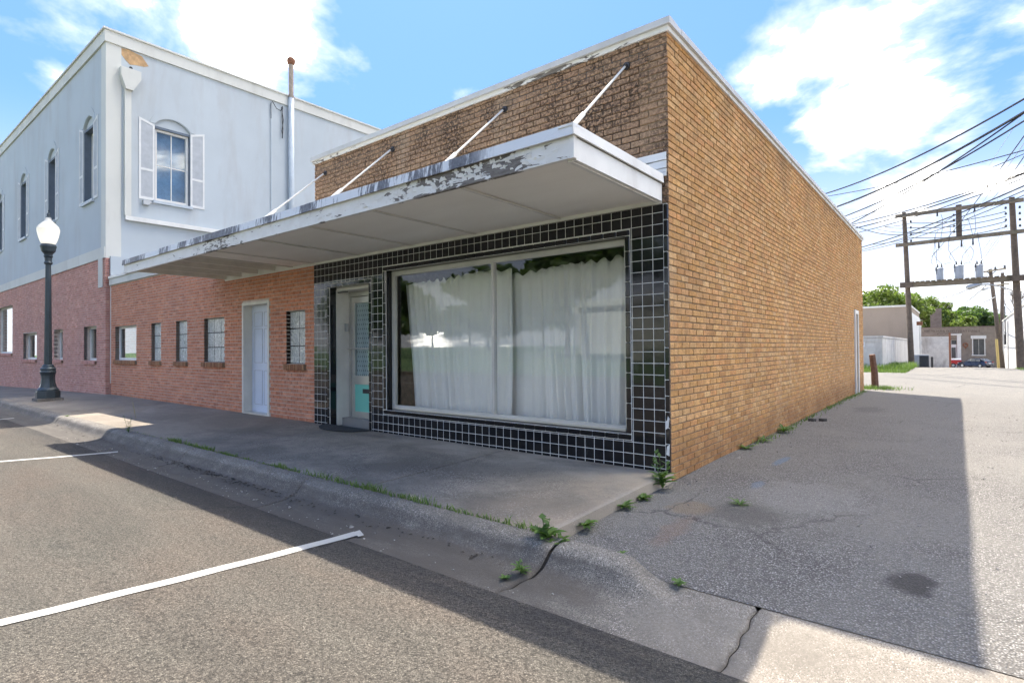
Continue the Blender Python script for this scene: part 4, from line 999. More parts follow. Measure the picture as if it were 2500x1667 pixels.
# vent stack, conduit, hanging cable, flood lamp
vp = MB().tube([(X+.11, 5.47, 3.3), (X+.11, 5.47, 10.3)], .10, 14).build('vent_pipe', 'pipe_paint', two, smooth_=True)
MB().tube([(X+.11, 5.47, 10.3), (X+.11, 5.47, 11.5)], .085, 14).tube([(X+.11, 5.47, 10.28), (X+.11, 5.47, 10.36)], .105, 14).build('upper_pipe', 'bare_pipe', vp)
mb = MB(); mb.lathe([(.09, 11.48), (.13, 11.52), (.15, 11.6), (.14, 11.69), (.08, 11.75), (.02, 11.77)], (X+.11, 5.47, 0), 14, flute=(1, 3)); mb.build('turbine_cap', 'rust', vp)
MB().tube([(X+.03, 4.76, 3.3), (X+.03, 4.76, 9.9)], .014, 6).build('conduit', 'pipe_paint', two)
MB().tube([(X+.03, 4.76, 9.3), (X+.06, 4.74, 9.85), (X+.05, 4.80, 9.95), (X+.05, 4.95, 9.75), (X+.05, 5.1, 9.72), (X+.05, 5.2, 9.85)], .012, 6).tube([(X+.05, 5.17, 9.9), (X+.06, 5.15, 9.5), (X+.05, 5.19, 9.1), (X+.06, 5.16, 8.75)], .016, 6).tube([(X+.05, 5.13, 9.86), (X+.07, 5.20, 9.4), (X+.06, 5.14, 9.0), (X+.05, 5.18, 8.85)], .012, 6).build('loose_cable', 'wire_black', two)
MB().box((X, .80, 5.52), (X+.13, .98, 5.66)).box((X, .95, 5.60), (X+.03, 1.14, 5.64)).build('flood_lamp', 'galvanized', two, bevel=.01)

# ------------------------------------------------------------------ street lamp
lp = at(117, 979, 2, -.05); lx, ly, lz = lp[0], lp[1], walk_z(lp[0], lp[1])
lamp = empty('street_lamp', (lx, ly, lz), 'fluted dark green lamp post with white acorn globe on the sidewalk', 'street lamp')
MB().prism([(lx+.36*math.cos(R(45+90*i)), ly+.36*math.sin(R(45+90*i))) for i in range(4)], 2, lz, lz+.06).build('concrete_pad', 'kerb_concrete', lamp)
S = lz+.06
MB().prism([(lx+.245*math.cos(R(22.5+45*i)), ly+.245*math.sin(R(22.5+45*i))) for i in range(8)], 2, S, S+.17).build('base', 'lamp_green', lamp, bevel=.012)
MB().lathe([(.215, .17), (.22, .20), (.17, .26), (.145, .36), (.135, .46), (.14, .54), (.155, .60), (.165, .62), (.15, .66), (.155, .70), (.125, .74), (.115, .78), (.09, .80)], (lx, ly, S), 20, flute=(2, 5)).build('pedestal', 'lamp_green', lamp, smooth_=False)
MB().lathe([(.080, .78), (.068, 2.0), (.057, 3.22)], (lx, ly, S), 24, flute=(0, 2)).build('shaft', 'lamp_green', lamp)
MB().lathe([(.07, 3.20), (.09, 3.24), (.07, 3.28), (.075, 3.36), (.095, 3.40), (.08, 3.42), (.09, 3.46), (.14, 3.52), (.155, 3.60), (.165, 3.63), (.15, 3.68), (.12, 3.70)], (lx, ly, S), 20).build('capital', 'lamp_green', lamp)
gp = [(.13, 3.69), (.165, 3.76), (.20, 3.88), (.222, 4.00), (.225, 4.06)]
gl_ = MB(); gl_.lathe(gp, (lx, ly, S), 24); gl_.f = gl_.f[:-2]; gobj = gl_.build('globe', 'lamp_globe', lamp, smooth_=True)
g2 = MB(); g2.lathe([(.222, 4.062), (.20, 4.12), (.13, 4.20), (.075, 4.25), (.06, 4.30), (.055, 4.33)], (lx, ly, S), 24); g2.f = g2.f[:-2]; g2.build('globe_cap', 'lamp_globe', lamp, smooth_=True)
MB().lathe([(.06, 3.72), (.07, 3.8), (.07, 4.0), (.03, 4.08)], (lx, ly, S), 12).build('bulb', 'lamp_bulb', lamp)
MB().lathe([(.06, 4.33), (.03, 4.37), (.035, 4.41), (.012, 4.46), (.004, 4.52)], (lx, ly, S), 10).build('finial', 'lamp_green', lamp)

lamp.scale = (1.04, 1.04, 1.06)

# ------------------------------------------------------------------ things along the alley
def zof(px, py, Y): return at(px, py, 1, Y)
def ag(x, y): return alley_z(x, y)
# H-frame carrying transformers
FYY = 37.7
hf = empty('transformer_gantry', (2.3, FYY, -.2), 'tall timber two-pole frame straddling the alley with transformer platform', 'transformer gantry')
PL = ((-.10, FYY, ag(-.1, FYY)-.1), (-.37, FYY, 9.58)); PR = ((4.97, FYY, ag(4.9, FYY)-.15), (4.70, FYY, 9.65))
for (a, c), r0, r1 in ((PL, .165, .115), (PR, .20, .135)): MB().tube([a, tuple((np.array(a)+np.array(c))/2), c], [r0, (r0+r1)/2, r1], 12).build('pole', 'pole_wood', hf)
for nm, z0, z1, dy_ in (('top_beam', 9.36, 9.40, -.17), ('middle_beam', 7.52, 7.63, -.17)):
    MB().prism([(-.82, z0-.11), (5.2, z1-.11), (5.2, z1+.11), (-.82, z0+.11)], 1, FYY+dy_-.06, FYY+dy_+.06).build(nm, 'weathered_wood', hf)
for dy_ in (-.25, .35): MB().box((-.62, FYY+dy_-.06, 4.86), (5.25, FYY+dy_+.06, 5.10)).build('platform_beam', 'weathered_wood', hf)
for x in (-.32, 4.85): MB().box((x-.3, FYY-.40, 4.80), (x+.38, FYY-.315, 5.14)).build('bracket_block', 'pole_wood', hf)
for i in range(18):
    x = .0+i*.265+RNG.uniform(-.02, .02); MB().box((x-.105, FYY-.42, 5.101), (x+.105, FYY+.52, 5.16)).build('platform_plank', 'weathered_wood', hf)
MB().box((2.18, FYY-.10, 7.6), (2.46, FYY+.1, 9.62)).build('centre_post', 'pole_wood', hf)
for x, zs in ((-.02, (8.93, 8.55, 8.12, 7.72)), (2.08, (9.0, 8.7, 8.35, 8.0)), (4.42, (9.05, 8.72, 8.36, 8.0)), (5.02, (9.0, 8.65, 8.3, 7.95))):
    for z in zs: MB().lathe([(.02, -.07), (.06, -.04), (.06, 0), (.04, .02), (.05, .06), (.015, .08)], (x, FYY-.2, z), 8).build('insulator', 'dark_metal', hf)
for x, z in ((1.35, 7.25), (2.42, 7.2), (2.95, 7.25), (1.30, 9.2), (3.05, 9.2)): MB().tube([(x, FYY-.2, z+.25), (x, FYY-.22, z-.15)], [.03, .05], 8).build('fuse_cutout', 'dark_metal', hf)
# lamp on a curved arm
p = [zof(2470, 708, FYY-.2), zof(2440, 699, FYY-.25), zof(2412, 694, FYY-.3), zof(2392, 695, FYY-.35)]
arm = MB().tube(p, .035, 8).build('lamp_arm', 'galvanized', hf)
hc = zof(2377, 699, FYY-.35); hx, hy_, hz2 = hc
MB().tube([(hx+.38, hy_, hz2+.10), (hx+.1, hy_, hz2+.04), (hx-.22, hy_, hz2-.06), (hx-.36, hy_, hz2-.07)], [.05, .13, .15, .05], 12).build('lamp_head', 'galvanized', arm, smooth_=True)
# transformers
for i, (x, w, h, lab) in enumerate(((1.37, .185, .72, 'grey pole transformer nearest the left timber pole'), (2.29, .225, .80, 'largest grey transformer in the middle of the timber platform'), (3.22, .185, .74, 'grey pole transformer on the platform nearest the right timber pole'))):
    t = empty('transformer', (x, FYY, 5.161), lab, 'transformer', 'transformers on the timber platform')
    MB().lathe([(w*.96, 0), (w, .03), (w, h-.06), (w*1.07, h-.05), (w*1.07, h-.01), (w*.9, h+.03), (w*.3, h+.06)], (x, FYY, 5.161), 20).build('tank', 'grey_metal', t, smooth_=False)
    for q, (dx, dy_) in enumerate(((-w*.55, -.05), (w*.5, -.04), (-w*.95, -.1))): MB().lathe([(.035, 0), (.05, .05), (.03, .07), (.05, .12), (.03, .15), (.02, .24)], (x+dx, FYY+dy_, 5.161+h+(.03 if q < 2 else -.14)), 8).build('bushing', 'dark_metal', t)
    MB().box((x-w*1.05, FYY-.12, 5.161+h*.55), (x-w*.98, FYY+.02, 5.161+h*.8)).build('bracket', 'grey_metal', t)

WG = 'overhead wires above the alley'
def wire(A, YA, B, YB, sag=.15, r=.012, e0=0.0, e1=0.0, mat='wire_black', label_='thin overhead wire crossing the sky above the alley', seg=20, name='overhead_wire'):
    a, c = zof(*A, YA), zof(*B, YB); d = c-a
    pts = []
    for i in range(seg+1):
        t = -e0+(1+e0+e1)*i/seg; p = a+d*t; p[2] -= sag*4*t*(1-t) if 0 <= t <= 1 else sag*4*t*(1-t); pts.append(tuple(p))
    o = MB().tube(pts, r*1.8, 5).build(name, mat, None, at_=pts[0]); tag(o, label_, 'wire', WG); return o
Z = lambda x, y: (1900+x/3.92, 200+y/3.92)
wire(Z(2352, 165), 16, Z(445, 1072), 24, .25, .016, .32, .3, label_='uppermost thick black cable crossing the sky above the alley')
wire(Z(2352, 290), 16, Z(560, 1195), 24, .2, .021, .32, .3, label_='thickest black cable of the bundle above the alley')
wire(Z(2352, 300), 16, Z(700, 1355), 24, .15, .013, .32, .3, label_='steepest of the thick black cables meeting the roof edge')
wire(Z(2352, 375), 16, Z(640, 1285), 24, .2, .014, .32, .3, label_='lowest of the four thick black cables running to the roof edge')
for A, B, r in (((2352, 655), (470, 1095), .010), ((2352, 690), (650, 1330), .007), ((2352, 868), (730, 1360), .012), ((2352, 880), (740, 1400), .014), ((2352, 920), (770, 1440), .010), ((2352, 995), (850, 1568), .013), ((2352, 1040), (950, 1568), .009), ((2352, 1085), (1040, 1568), .008)):
    wire(Z(*A), 19, Z(*B), 27, .12, r, .55, .3, label_='thin black wire sloping across the sky towards the tan roof edge')
for A, B, r in (((2352, 520), (1560, 1568), .011), ((2352, 590), (1640, 1568), .006), ((2310, 350), (1750, 1180), .004), ((2352, 715), (2040, 1130), .009), ((2352, 800), (1900, 1360), .006)):
    wire(Z(*A), 20, Z(*B), 46, .1, r, .28, .3, mat='wire_pale' if r < .007 else 'wire_black', label_='steep thin wire rising overhead along the alley')
U = lambda x, y: (2180+x/5.806, 470+y/5.806)
for A, B, r in (((1390, 660), (690, 1560), .008), ((1450, 660), (770, 1560), .008), ((1480, 660), (830, 1560), .010), ((1520, 660), (860, 1560), .008), ((970, 700), (1165, 1150), .008), ((1000, 720), (1190, 1150), .008), ((1680, 690), (1560, 1060), .005), ((1670, 760), (1600, 1080), .005), ((1060, 1375), (630, 1510), .02), ((1260, 1370), (1000, 1568), .02), ((1410, 1500), (1180, 1568), .02)):
    wire(U(*A), 45, U(*B), 90, .1, r, .1, .2, mat='wire_pale', label_='pale distant wire strung far beyond the transformer gantry')
for A, B, sg in (((255, 433), (1600, 270), .22), ((255, 500), (1600, 342), .22), ((255, 570), (1600, 412), .25), ((255, 638), (1610, 488), .25)):
    wire(U(*A), FYY-.2, U(*B), FYY-.2, sg, .012, 0, 0, label_='level wire strung between the insulators of the timber frame')
for A, B in (((255, 433), (0, 480)), ((255, 500), (0, 505)), ((255, 570), (-80, 548)), ((255, 638), (-120, 720))):
    wire(U(*A), FYY-.2, U(*B), FYY+3, .03, .011, 0, .5, label_='wire running from the left timber pole to behind the tan building')
a = zof(*Z(735, 1380), 30); c = zof(*U(840, 350), FYY-.2)
pts = [tuple(a+(c-a)*t-np.array([0, 0, .75*4*t*(1-t)])) for t in lin(-.1, 1, 24)]
tag(MB().tube(pts, .018, 6).build('overhead_wire', 'wire_black', None, at_=pts[0]), 'sagging black cable hanging from the roof edge to the frame centre post', 'wire', WG)
def lead(pts, Y, r=.011):
    q = [tuple(zof(*U(*p), Y)) for p in pts]
    tag(MB().tube(q, r, 5).build('jumper_wire', 'wire_black', None, at_=q[0]), 'curved jumper wire feeding the platform transformers', 'wire', 'jumper wires on the transformer frame')
for pts in ([(640, 545), (605, 590), (590, 720), (580, 860), (620, 950), (695, 1010)], [(590, 630), (600, 740), (620, 850), (612, 1010)], [(810, 455), (815, 560), (790, 700), (790, 820), (870, 950), (895, 1000)], [(680, 310), (705, 380), (700, 520), (680, 640), (680, 730)], [(1050, 360), (1080, 420), (1110, 520), (1130, 610)], [(1140, 260), (1165, 350), (1175, 520), (1150, 610)], [(1200, 560), (1215, 680), (1245, 830), (1265, 960)], [(1100, 760), (1040, 830), (985, 900), (975, 980)], [(1100, 760), (1140, 820), (1135, 900), (1110, 960)], [(720, 1020), (780, 1000), (840, 1005)], [(1000, 1020), (1040, 995), (1100, 990)], [(560, 1020), (540, 980), (580, 860), (640, 815), (690, 800)], [(830, 960), (800, 920), (820, 860), (940, 765)]):
    lead(pts, FYY-.3)

np_ = empty('utility_pole', (6.2, 13.2, -.15), 'timber pole at the right edge of the alley where the overhead wires gather', 'utility pole')
MB().tube([(6.2, 13.2, -.2), (6.2, 13.2, 5), (6.2, 13.2, 9.6)], [.17, .15, .12], 12).build('shaft', 'pole_wood', np_)
for z in (8.1, 9.2): MB().box((5.1, 13.0, z-.06), (7.3, 13.12, z+.06)).build('crossarm', 'weathered_wood', np_)
# leaning pole, straight pole, bare iron pole, guy guards
def pole(name, b_, t_, r0, r1, label_, group=None):
    e = empty(name, b_, label_, 'utility pole', group); MB().tube([b_, tuple((np.array(b_)+np.array(t_))/2), t_], [r0, (r0+r1)/2, r1], 10).build('shaft', 'pole_wood', e); return e
Yp = 58.0
b_ = zof(2448, 897, Yp); b_[2] = ag(b_[0], Yp)-.05; t_ = zof(2417.5, 657, Yp)
pa = pole('utility_pole', tuple(b_), tuple(t_), .19, .13, 'leaning timber pole with a short crossarm beyond the transformer frame', 'timber poles far down the alley')
c0, c1 = zof(2400, 664, Yp-.2), zof(2456, 655.5, Yp-.2); MB().tube([c0, c1], .07, 4).build('crossarm', 'weathered_wood', pa)
for px, py in ((2430, 657), (2453, 653)): q = zof(px, py, Yp-.2); MB().lathe([(.03, -.1), (.09, 0), (.05, .08), (.08, .16), (.02, .22)], tuple(q), 8).build('insulator', 'dark_metal', pa)
for sg in (2407, 2431): MB().tube([zof(sg, 662, Yp-.2), zof(2419, 671, Yp-.15)], .03, 5).build('brace', 'dark_metal', pa)
q = [zof(2419, 703, Yp-.2), zof(2413, 703, Yp-.4), zof(2408, 704, Yp-.6)]; arm2 = MB().tube(q, .03, 6).build('lamp_arm', 'galvanized', pa)
hq = zof(2402, 706, Yp-.7); MB().tube([(hq[0]+.35, hq[1], hq[2]+.08), (hq[0], hq[1], hq[2]), (hq[0]-.3, hq[1], hq[2]-.06)], [.05, .14, .06], 10).build('lamp_head', 'galvanized', arm2)
Yq = 74.0; b2_ = zof(2445, 880, Yq); b2_[2] = ag(b2_[0], Yq)-.05
pb = pole('utility_pole', tuple(b2_), tuple(zof(2447.5, 666, Yq)), .20, .15, 'upright timber pole standing just behind the leaning pole', 'timber poles far down the alley')
MB().tube([zof(2427, 697, Yq-.2), zof(2468, 692, Yq-.2)], .07, 4).build('crossarm', 'weathered_wood', pb)
b3 = zof(2438, 898, 56); z3 = ag(b3[0], 56)
tag(MB().tube([(b3[0], 56, z3-.05), (b3[0]-.10, 56, z3+2.4)], [.09, .09], 8).build('guy_guard', 'yellow_guard', None, at_=(b3[0], 56, z3)), 'yellow plastic guy wire guard at the foot of the leaning pole', 'guy guard')
b4 = zof(2320, 897, 68); z4 = ag(b4[0], 68)
tag(MB().tube([(b4[0], 68, z4-.05), (b4[0], 68, zof(2320, 812, 68)[2])], .085, 8).build('iron_post', 'rust', None, at_=(b4[0], 68, z4)), 'rusty brown iron post at the edge of the white painted brick wall', 'post')

# white timber shed
sx, sy = -.96, 30.0; sz = ag(sx, sy)-.12
shed = empty('shed', (-3, sy, sz), 'low white weathered wooden shed behind the wooden post', 'shed')
MB().box((-9, sy, sz), (sx, 49.5, 1.62)).build('wall', 'shed_paint', shed)
MB().box((-9.05, sy-.06, 1.621), (sx+.06, 49.55, 1.72)).build('roof', 'shed_paint', shed)
n = 60
for i in range(n):
    y0 = sy+19.4*i/n; MB().box((sx, y0+.008, sz), (sx+.022+.006*RNG.random(), y0+19.4/n-.008, 1.60)).build('plank', 'shed_paint', shed)
dr_ = MB().box((-2.35, sy-.03, sz), (-1.35, sy-.001, 1.05)).build('door', 'shed_paint', shed)
for q in (((-2.40, sz), (-2.35, 1.1)), ((-1.35, sz), (-1.30, 1.1)), ((-2.35, 1.0505), (-1.35, 1.1)), ((-2.35, .25), (-1.35, .29))): MB().box((q[0][0], sy-.045, q[0][1]), (q[1][0], sy-.0305, q[1][1])).build('door_trim', 'shed_paint', dr_)
MB().box((sx-.14, sy-.028, sz), (sx+.01, sy-.002, 1.6)).box((-9, sy-.028, 1.42), (sx-.14, sy-.002, 1.6)).build('corner_trim', 'shed_paint', shed)
sg = MB().box((-2.02, sy-.012, 1.13), (-1.72, sy-.002, 1.41)).build('parking_sign', 'plate_white', shed)
MB().tube([(-1.87+.085*math.cos(a), sy-.014, 1.28+.085*math.sin(a)) for a in lin(0, 2*math.pi, 20)], .010, 5).build('ring', 'tail_red', sg)
MB().box((-1.905, sy-.016, 1.225), (-1.885, sy-.0125, 1.335)).box((-1.885, sy-.016, 1.315), (-1.845, sy-.0125, 1.335)).box((-1.885, sy-.016, 1.275), (-1.845, sy-.0125, 1.29)).box((-1.845, sy-.016, 1.275), (-1.83, sy-.0125, 1.335)).build('letter', 'dark_metal', sg)

# tan stucco building behind the shed
tX = float(zof(2222, 760, 52)[0])
tb = empty('stucco_building', (-7, 52, -.8), 'plain tan stucco building behind the white shed', 'building')
MB().box((-16, 52, -1.2), (tX, 66, 4.45)).build('wall', 'tan_stucco', tb); MB().box((-16.05, 51.9, 4.451), (tX+.06, 66.05, 4.6)).build('coping', 'cream_band', tb)
MB().box((tX+.001, 52.3, -1.3), (tX+.05, 66, 4.0)).build('side_panel', 'white_stucco', tb)
MB().box((tX+.05, 60, 3.1), (tX+.5, 60.5, 3.45)).build('meter_box', 'rust', tb); MB().tube([(tX+.15, 64, -1.2), (tX+.15, 64, 3.2)], .07, 8).build('downspout', 'white_paint', tb)
# white painted brick wall with bricks in view
wy = 70.0; wa, wc = zof(2247, 860, wy)[0], zof(2318, 860, wy)[0]; wz0, wz1 = ag(0, wy)-.1, zof(2280, 823, wy)[2]
wb = empty('painted_wall', (0, wy, wz0), 'low white painted brick wall beside the rusty iron post', 'wall')
MB().box((wa-3, wy+.01, wz0), (wc, wy+6, wz1)).build('core', 'painted_brick', wb)
t = []; brick_courses(wa, wc, wz0, wz1-.05, [], 'y', wy-.002, t, jit=.006); pieces(wb, 'brick', t, 'painted_brick', .004, 0, rest_name='brickwork')
MB().box((wa-3, wy-.05, wz1-.05), (wc+.05, wy+6, wz1+.05)).build('coping', 'white_stucco', wb)
# old bank of pale brick
BY = 118.0
bxl, bxr = zof(2225, 850, BY)[0], zof(2450, 850, BY)[0]; bzt = zof(2340, 799, BY)[2]; bz0 = ag(3, BY)-.2
bk = empty('old_bank_building', (3, BY, bz0), 'old buff brick building with chimney at the far end of the alley', 'building')
def rect(p0, p1, y0, y1, name, mat, par):
    a, c = zof(*p0, BY), zof(*p1, BY); return MB().box((a[0], BY+y0, a[2]), (c[0], BY+y1, c[2])).build(name, mat, par)
wr = zof(2376, 828, BY), zof(2403, 866, BY); dr0, dr1 = zof(2321, 830, BY), zof(2336, 896, BY)
mb = MB(); slab_wall(mb, 'y', BY, BY+.5, bxl, bxr, bz0, bzt, [(wr[0][0], wr[1][0], wr[1][2], wr[0][2]), (dr0[0], dr1[0], bz0-.1, dr0[2])]); mb.build('wall', 'bank_brick', bk)
MB().box((bxl, BY+.5, bz0), (bxr, BY+12, bzt-.3)).build('rear_block', 'bank_brick', bk); MB().box((bxl, BY-.06, bzt+.001), (bxr, BY+.6, bzt+.12)).build('coping', 'chimney_brick', bk)
MB().box((zof(2271, 770, BY+3)[0], BY+3, bzt-.3), (zof(2298, 770, BY+3)[0], BY+4.6, zof(2285, 753, BY+3)[2])).build('chimney', 'chimney_brick', bk)
wn = rect((2376, 828), (2403, 866), .18, .22, 'window', 'window_dark', bk); rect((2389.0, 828), (2390.3, 866), .12, .178, 'mullion', 'cream_paint', wn)
rect((2370, 819.5), (2408, 826.5), -.10, -.002, 'window_head', 'cream_paint', wn); rect((2373, 826.6), (2376.2, 866), -.06, -.002, 'window_jamb', 'cream_paint', wn); rect((2402.8, 826.6), (2406, 866), -.06, -.002, 'window_jamb', 'cream_paint', wn); rect((2372, 866.1), (2407, 868.5), -.12, -.002, 'sill', 'cream_paint', wn)
dd_ = rect((2321, 830), (2336, 896), .15, .2, 'door', 'white_paint', bk); rect((2322.5, 830.5), (2335, 840.5), .10, .149, 'transom', 'window_dark', dd_); rect((2323, 848), (2333.5, 876), .10, .149, 'pane', 'window_dark', dd_)
rect((2336.2, 818), (2347, 882), -.12, -.002, 'pilaster', 'cream_paint', bk); rect((2316, 815), (2348, 818), -.2, -.002, 'door_head', 'cream_paint', bk)
wc_ = zof(2357, 842, BY-.1); MB().tube([(wc_[0]+.3*math.cos(a), BY-.08, wc_[2]+.3*math.sin(a)) for a in lin(0, 2*math.pi, 16)], .11, 6).tube([(wc_[0], BY-.08, wc_[2]-.35), (wc_[0], BY-.08, wc_[2]-.7)], [.13, .03], 6).build('wreath', 'rust', bk)
mb = MB()
for (x0, x1, y0, y1) in ((2257, 2392, 805.5, 811), (2288, 2342, 812.5, 816)):
    x = x0
    while x < x1:                                                       # worn painted letters, too faded to read
        w = RNG.uniform(1.6, 3.0); a, c = zof(x, y0+RNG.uniform(0, 1), BY), zof(x+w, y1-RNG.uniform(0, 1), BY); W_, H_ = c[0]-a[0], a[2]-c[2]
        k = RNG.integers(0, 4); s_ = .06
        if k != 1: mb.box((a[0], BY-.008, c[2]), (a[0]+s_, BY-.002, a[2]))
        if k != 2: mb.box((a[0], BY-.0085, a[2]-s_), (c[0], BY-.0025, a[2]))
        if k > 1: mb.box((a[0]+s_, BY-.0082, c[2]), (c[0], BY-.0022, c[2]+s_))
        if k == 1: mb.box(((a[0]+c[0])/2-s_/2, BY-.0082, c[2]), ((a[0]+c[0])/2+s_/2, BY-.0022, a[2]-s_))
        x += w+RNG.uniform(.8, 1.6)+(2.5 if RNG.random() < .14 else 0)
mb.build('faded_lettering', 'ghost_paint', bk)
# white building on the right of the alley
rb = empty('white_building', (9, 50, -.6), 'white stucco building on the right side of the alley', 'building')
rx = 5.5; ryf = 64.5
pl = [(39.5, -1), (ryf, -1.4), (ryf, 3.35), (52, 3.55), (39.5, 3.75)]
MB().prism(pl, 0, rx, rx+14).build('wall', 'white_stucco', rb)
MB().prism([(39.4, 3.752), (52, 3.552), (ryf+.1, 3.352), (ryf+.1, 3.47), (52, 3.67), (39.4, 3.87)], 0, rx-.06, rx+14).build('coping', 'cream_band', rb)
for y in (62.5, 57): MB().tube([(rx-.07, y, -1.1), (rx-.07, y, 3.2)], .05, 8).build('downspout', 'white_paint', rb)
MB().box((rx-.12, 60.2, 1.2), (rx-.001, 60.9, 2.1)).build('meter_box', 'dark_metal', rb); MB().tube([(rx-.04, 60.5, 2.1), (rx-.04, 60.5, 4.6)], .04, 6).build('service_mast', 'dark_metal', rb)
# air conditioner, small iron bollard, timber kerb
ac = zof(2251, 900, 40); ax_, az = ac[0], ag(ac[0], 40)
acu = empty('air_conditioner', (ax_, 40, az), 'dark grey outdoor air conditioner unit beside the left timber pole', 'air conditioner')
MB().box((ax_-.40, 39.62, az), (ax_+.40, 40.38, az+.08)).build('pad', 'kerb_concrete', acu); MB().box((ax_-.37, 39.65, az+.081), (ax_+.37, 40.35, az+.78)).build('cabinet', 'ac_dark', acu)
MB().box((ax_-.38, 39.64, az+.781), (ax_+.38, 40.36, az+.84)).build('lid', 'grey_metal', acu); MB().box((ax_-.385, 39.60, az+.081), (ax_-.12, 39.649, az+.78)).build('access_panel', 'grey_metal', acu)
for i in range(9): MB().box((ax_-.10, 39.635, az+.13+i*.07), (ax_+.36, 39.649, az+.155+i*.07)).build('grille_slat', 'dark_metal', acu)
bb = zof(2276, 903, 44); bz = ag(bb[0], 44)
tag(MB().lathe([(.07, -.05), (.07, .70), (.05, .76)], (bb[0], 44, bz), 10).build('bollard', 'dark_metal', None, at_=(bb[0], 44, bz)), 'small black iron bollard between the air conditioner and the white painted wall', 'bollard')
# broken timber post beside the rear corner
pz = ag(.19, 14.9); mb = MB()
mb.tube([(.20, 14.9, pz-.05), (.185, 14.88, pz+.5), (.14, 14.8, pz+1.02)], [.098, .092, .083], 9)
tag(mb.build('wooden_post', 'post_wood', None, at_=(.2, 14.9, pz)), 'short leaning weathered wooden post behind the rear corner', 'post')

# ------------------------------------------------------------------ vehicles at the far end
def car(loc, rz):
    e = empty('parked_car', loc, 'dark blue hatchback parked before the old brick building', 'car'); W = .88
    def P(pts, half, nm, mat, par, top=None, bv=0):
        mb = MB(); n = len(pts); t = top or half
        mb.v = [(x, -(half if z < .98 else t), z) for x, z in pts]+[(x, (half if z < .98 else t), z) for x, z in pts]
        mb.f = [tuple(range(n)), tuple(range(2*n-1, n-1, -1))]+[(i, n+i, n+(i+1) % n, (i+1) % n) for i in range(n)]
        o = mb.build(nm, mat, None, bevel=bv); o.parent = par; return o
    body = P([(-2.15, .32), (-2.2, .6), (-2.12, .95), (-1.9, 1.0), (-1.35, 1.42), (-.4, 1.5), (.35, 1.42), (1.05, 1.0), (1.9, .86), (2.15, .62), (2.12, .3), (1.75, .25), (1.0, .25), (-.95, .25), (-1.75, .25)], W, 'body', 'car_paint', e, top=.66, bv=.05)
    for sd in (-1, 1):
        for xs_ in (((-1.45, 1.03), (-1.25, 1.33), (-.75, 1.40), (-.72, 1.03)), ((-.66, 1.03), (-.68, 1.41), (-.1, 1.42), (-.05, 1.03)), ((.01, 1.03), (-.03, 1.42), (.32, 1.35), (.82, 1.03))):
            mb = MB(); mb.v = [(x, sd*((.885 if z < 1.1 else .70)), z) for x, z in xs_]+[(x, sd*((.875 if z < 1.1 else .66)), z) for x, z in xs_]; mb.f = [(0, 1, 2, 3), (7, 6, 5, 4), (0, 4, 5, 1), (1, 5, 6, 2), (2, 6, 7, 3), (3, 7, 4, 0)]
            o = mb.build('side_window', 'window_dark', None); o.parent = body
        for x in (-1.38, 1.36):
            w = MB().tube([(x, sd*.72, .33), (x, sd*.90, .33)], .33, 18).build('wheel', 'tyre', None); w.parent = e
            r_ = MB().tube([(x, sd*.88, .33), (x, sd*.912, .33)], [.21, .19], 12).build('rim', 'galvanized', None); r_.parent = w
        o = MB().box((-2.19, sd*.52, .82), (-2.06, sd*.84, 1.0)).build('tail_light', 'tail_red', None, bevel=.02); o.parent = e
        o = MB().box((2.02, sd*.5, .62), (2.14, sd*.8, .76)).build('headlight', 'plate_white', None, bevel=.02); o.parent = e
        o = MB().box((.55, sd*.9, .98), (.72, sd*1.02, 1.12)).build('mirror', 'car_paint', None, bevel=.02); o.parent = e
    mb = MB(); mb.v = [(-2.0, -.72, 1.02), (-2.0, .72, 1.02), (-1.46, .58, 1.40), (-1.46, -.58, 1.40), (-1.95, -.72, 1.0), (-1.95, .72, 1.0), (-1.42, .58, 1.36), (-1.42, -.58, 1.36)]; mb.f = [(0, 1, 2, 3), (7, 6, 5, 4), (0, 4, 5, 1), (1, 5, 6, 2), (2, 6, 7, 3), (3, 7, 4, 0)]
    o = mb.build('rear_window', 'window_dark', None); o.parent = body
    o = MB().box((-2.225, -.26, .66), (-2.19, .26, .80)).build('number_plate', 'plate_white', None); o.parent = e
    o = MB().box((-2.24, -.8, .34), (-2.1, .8, .56)).build('bumper', 'car_paint', None, bevel=.03); o.parent = e
    e.rotation_euler.z = rz; return e
cc = zof(2381, 895, 110.5); car((cc[0], 110.5, ag(cc[0], 110.5)), R(180-38))
tcx = zof(2331, 895, 113)
tr = empty('pickup_truck', (tcx[0], 113, ag(tcx[0], 113)), 'red pickup truck half hidden behind the white painted wall', 'truck')
tx, tz = tcx[0], ag(tcx[0], 113)
bed = MB().box((tx-3.0, 112.1, tz+.55), (tx+.85, 113.9, tz+1.25)).build('bed', 'red_paint', tr, bevel=.04)
MB().box((tx+.852, 112.2, tz+.6), (tx+.88, 113.8, tz+1.2)).build('tailgate', 'red_paint', bed)
MB().box((tx-.6, 112.15, tz+1.2505), (tx+.85, 113.85, tz+1.45)).build('bed_cover', 'plate_white', tr)
MB().prism([(tx-5.2, tz+.55), (tx-3.02, tz+.55), (tx-3.02, tz+1.85), (tx-4.3, tz+1.85), (tx-4.9, tz+1.2), (tx-5.2, tz+1.15)], 1, 112.15, 113.85).build('cab', 'red_paint', tr, bevel=.05)
MB().box((tx+.86, 112.1, tz+.40), (tx+1.05, 113.9, tz+.56)).build('bumper', 'galvanized', tr)
for x in (tx-.2, tx-4.1):
    for y in (112.2, 113.8):
        w = MB().tube([(x, y-.12, tz+.36), (x, y+.12, tz+.36)], .36, 16).build('wheel', 'tyre', tr); MB().tube([(x, y-.14, tz+.36), (x, y+.14, tz+.36)], .2, 10).build('rim', 'galvanized', w)

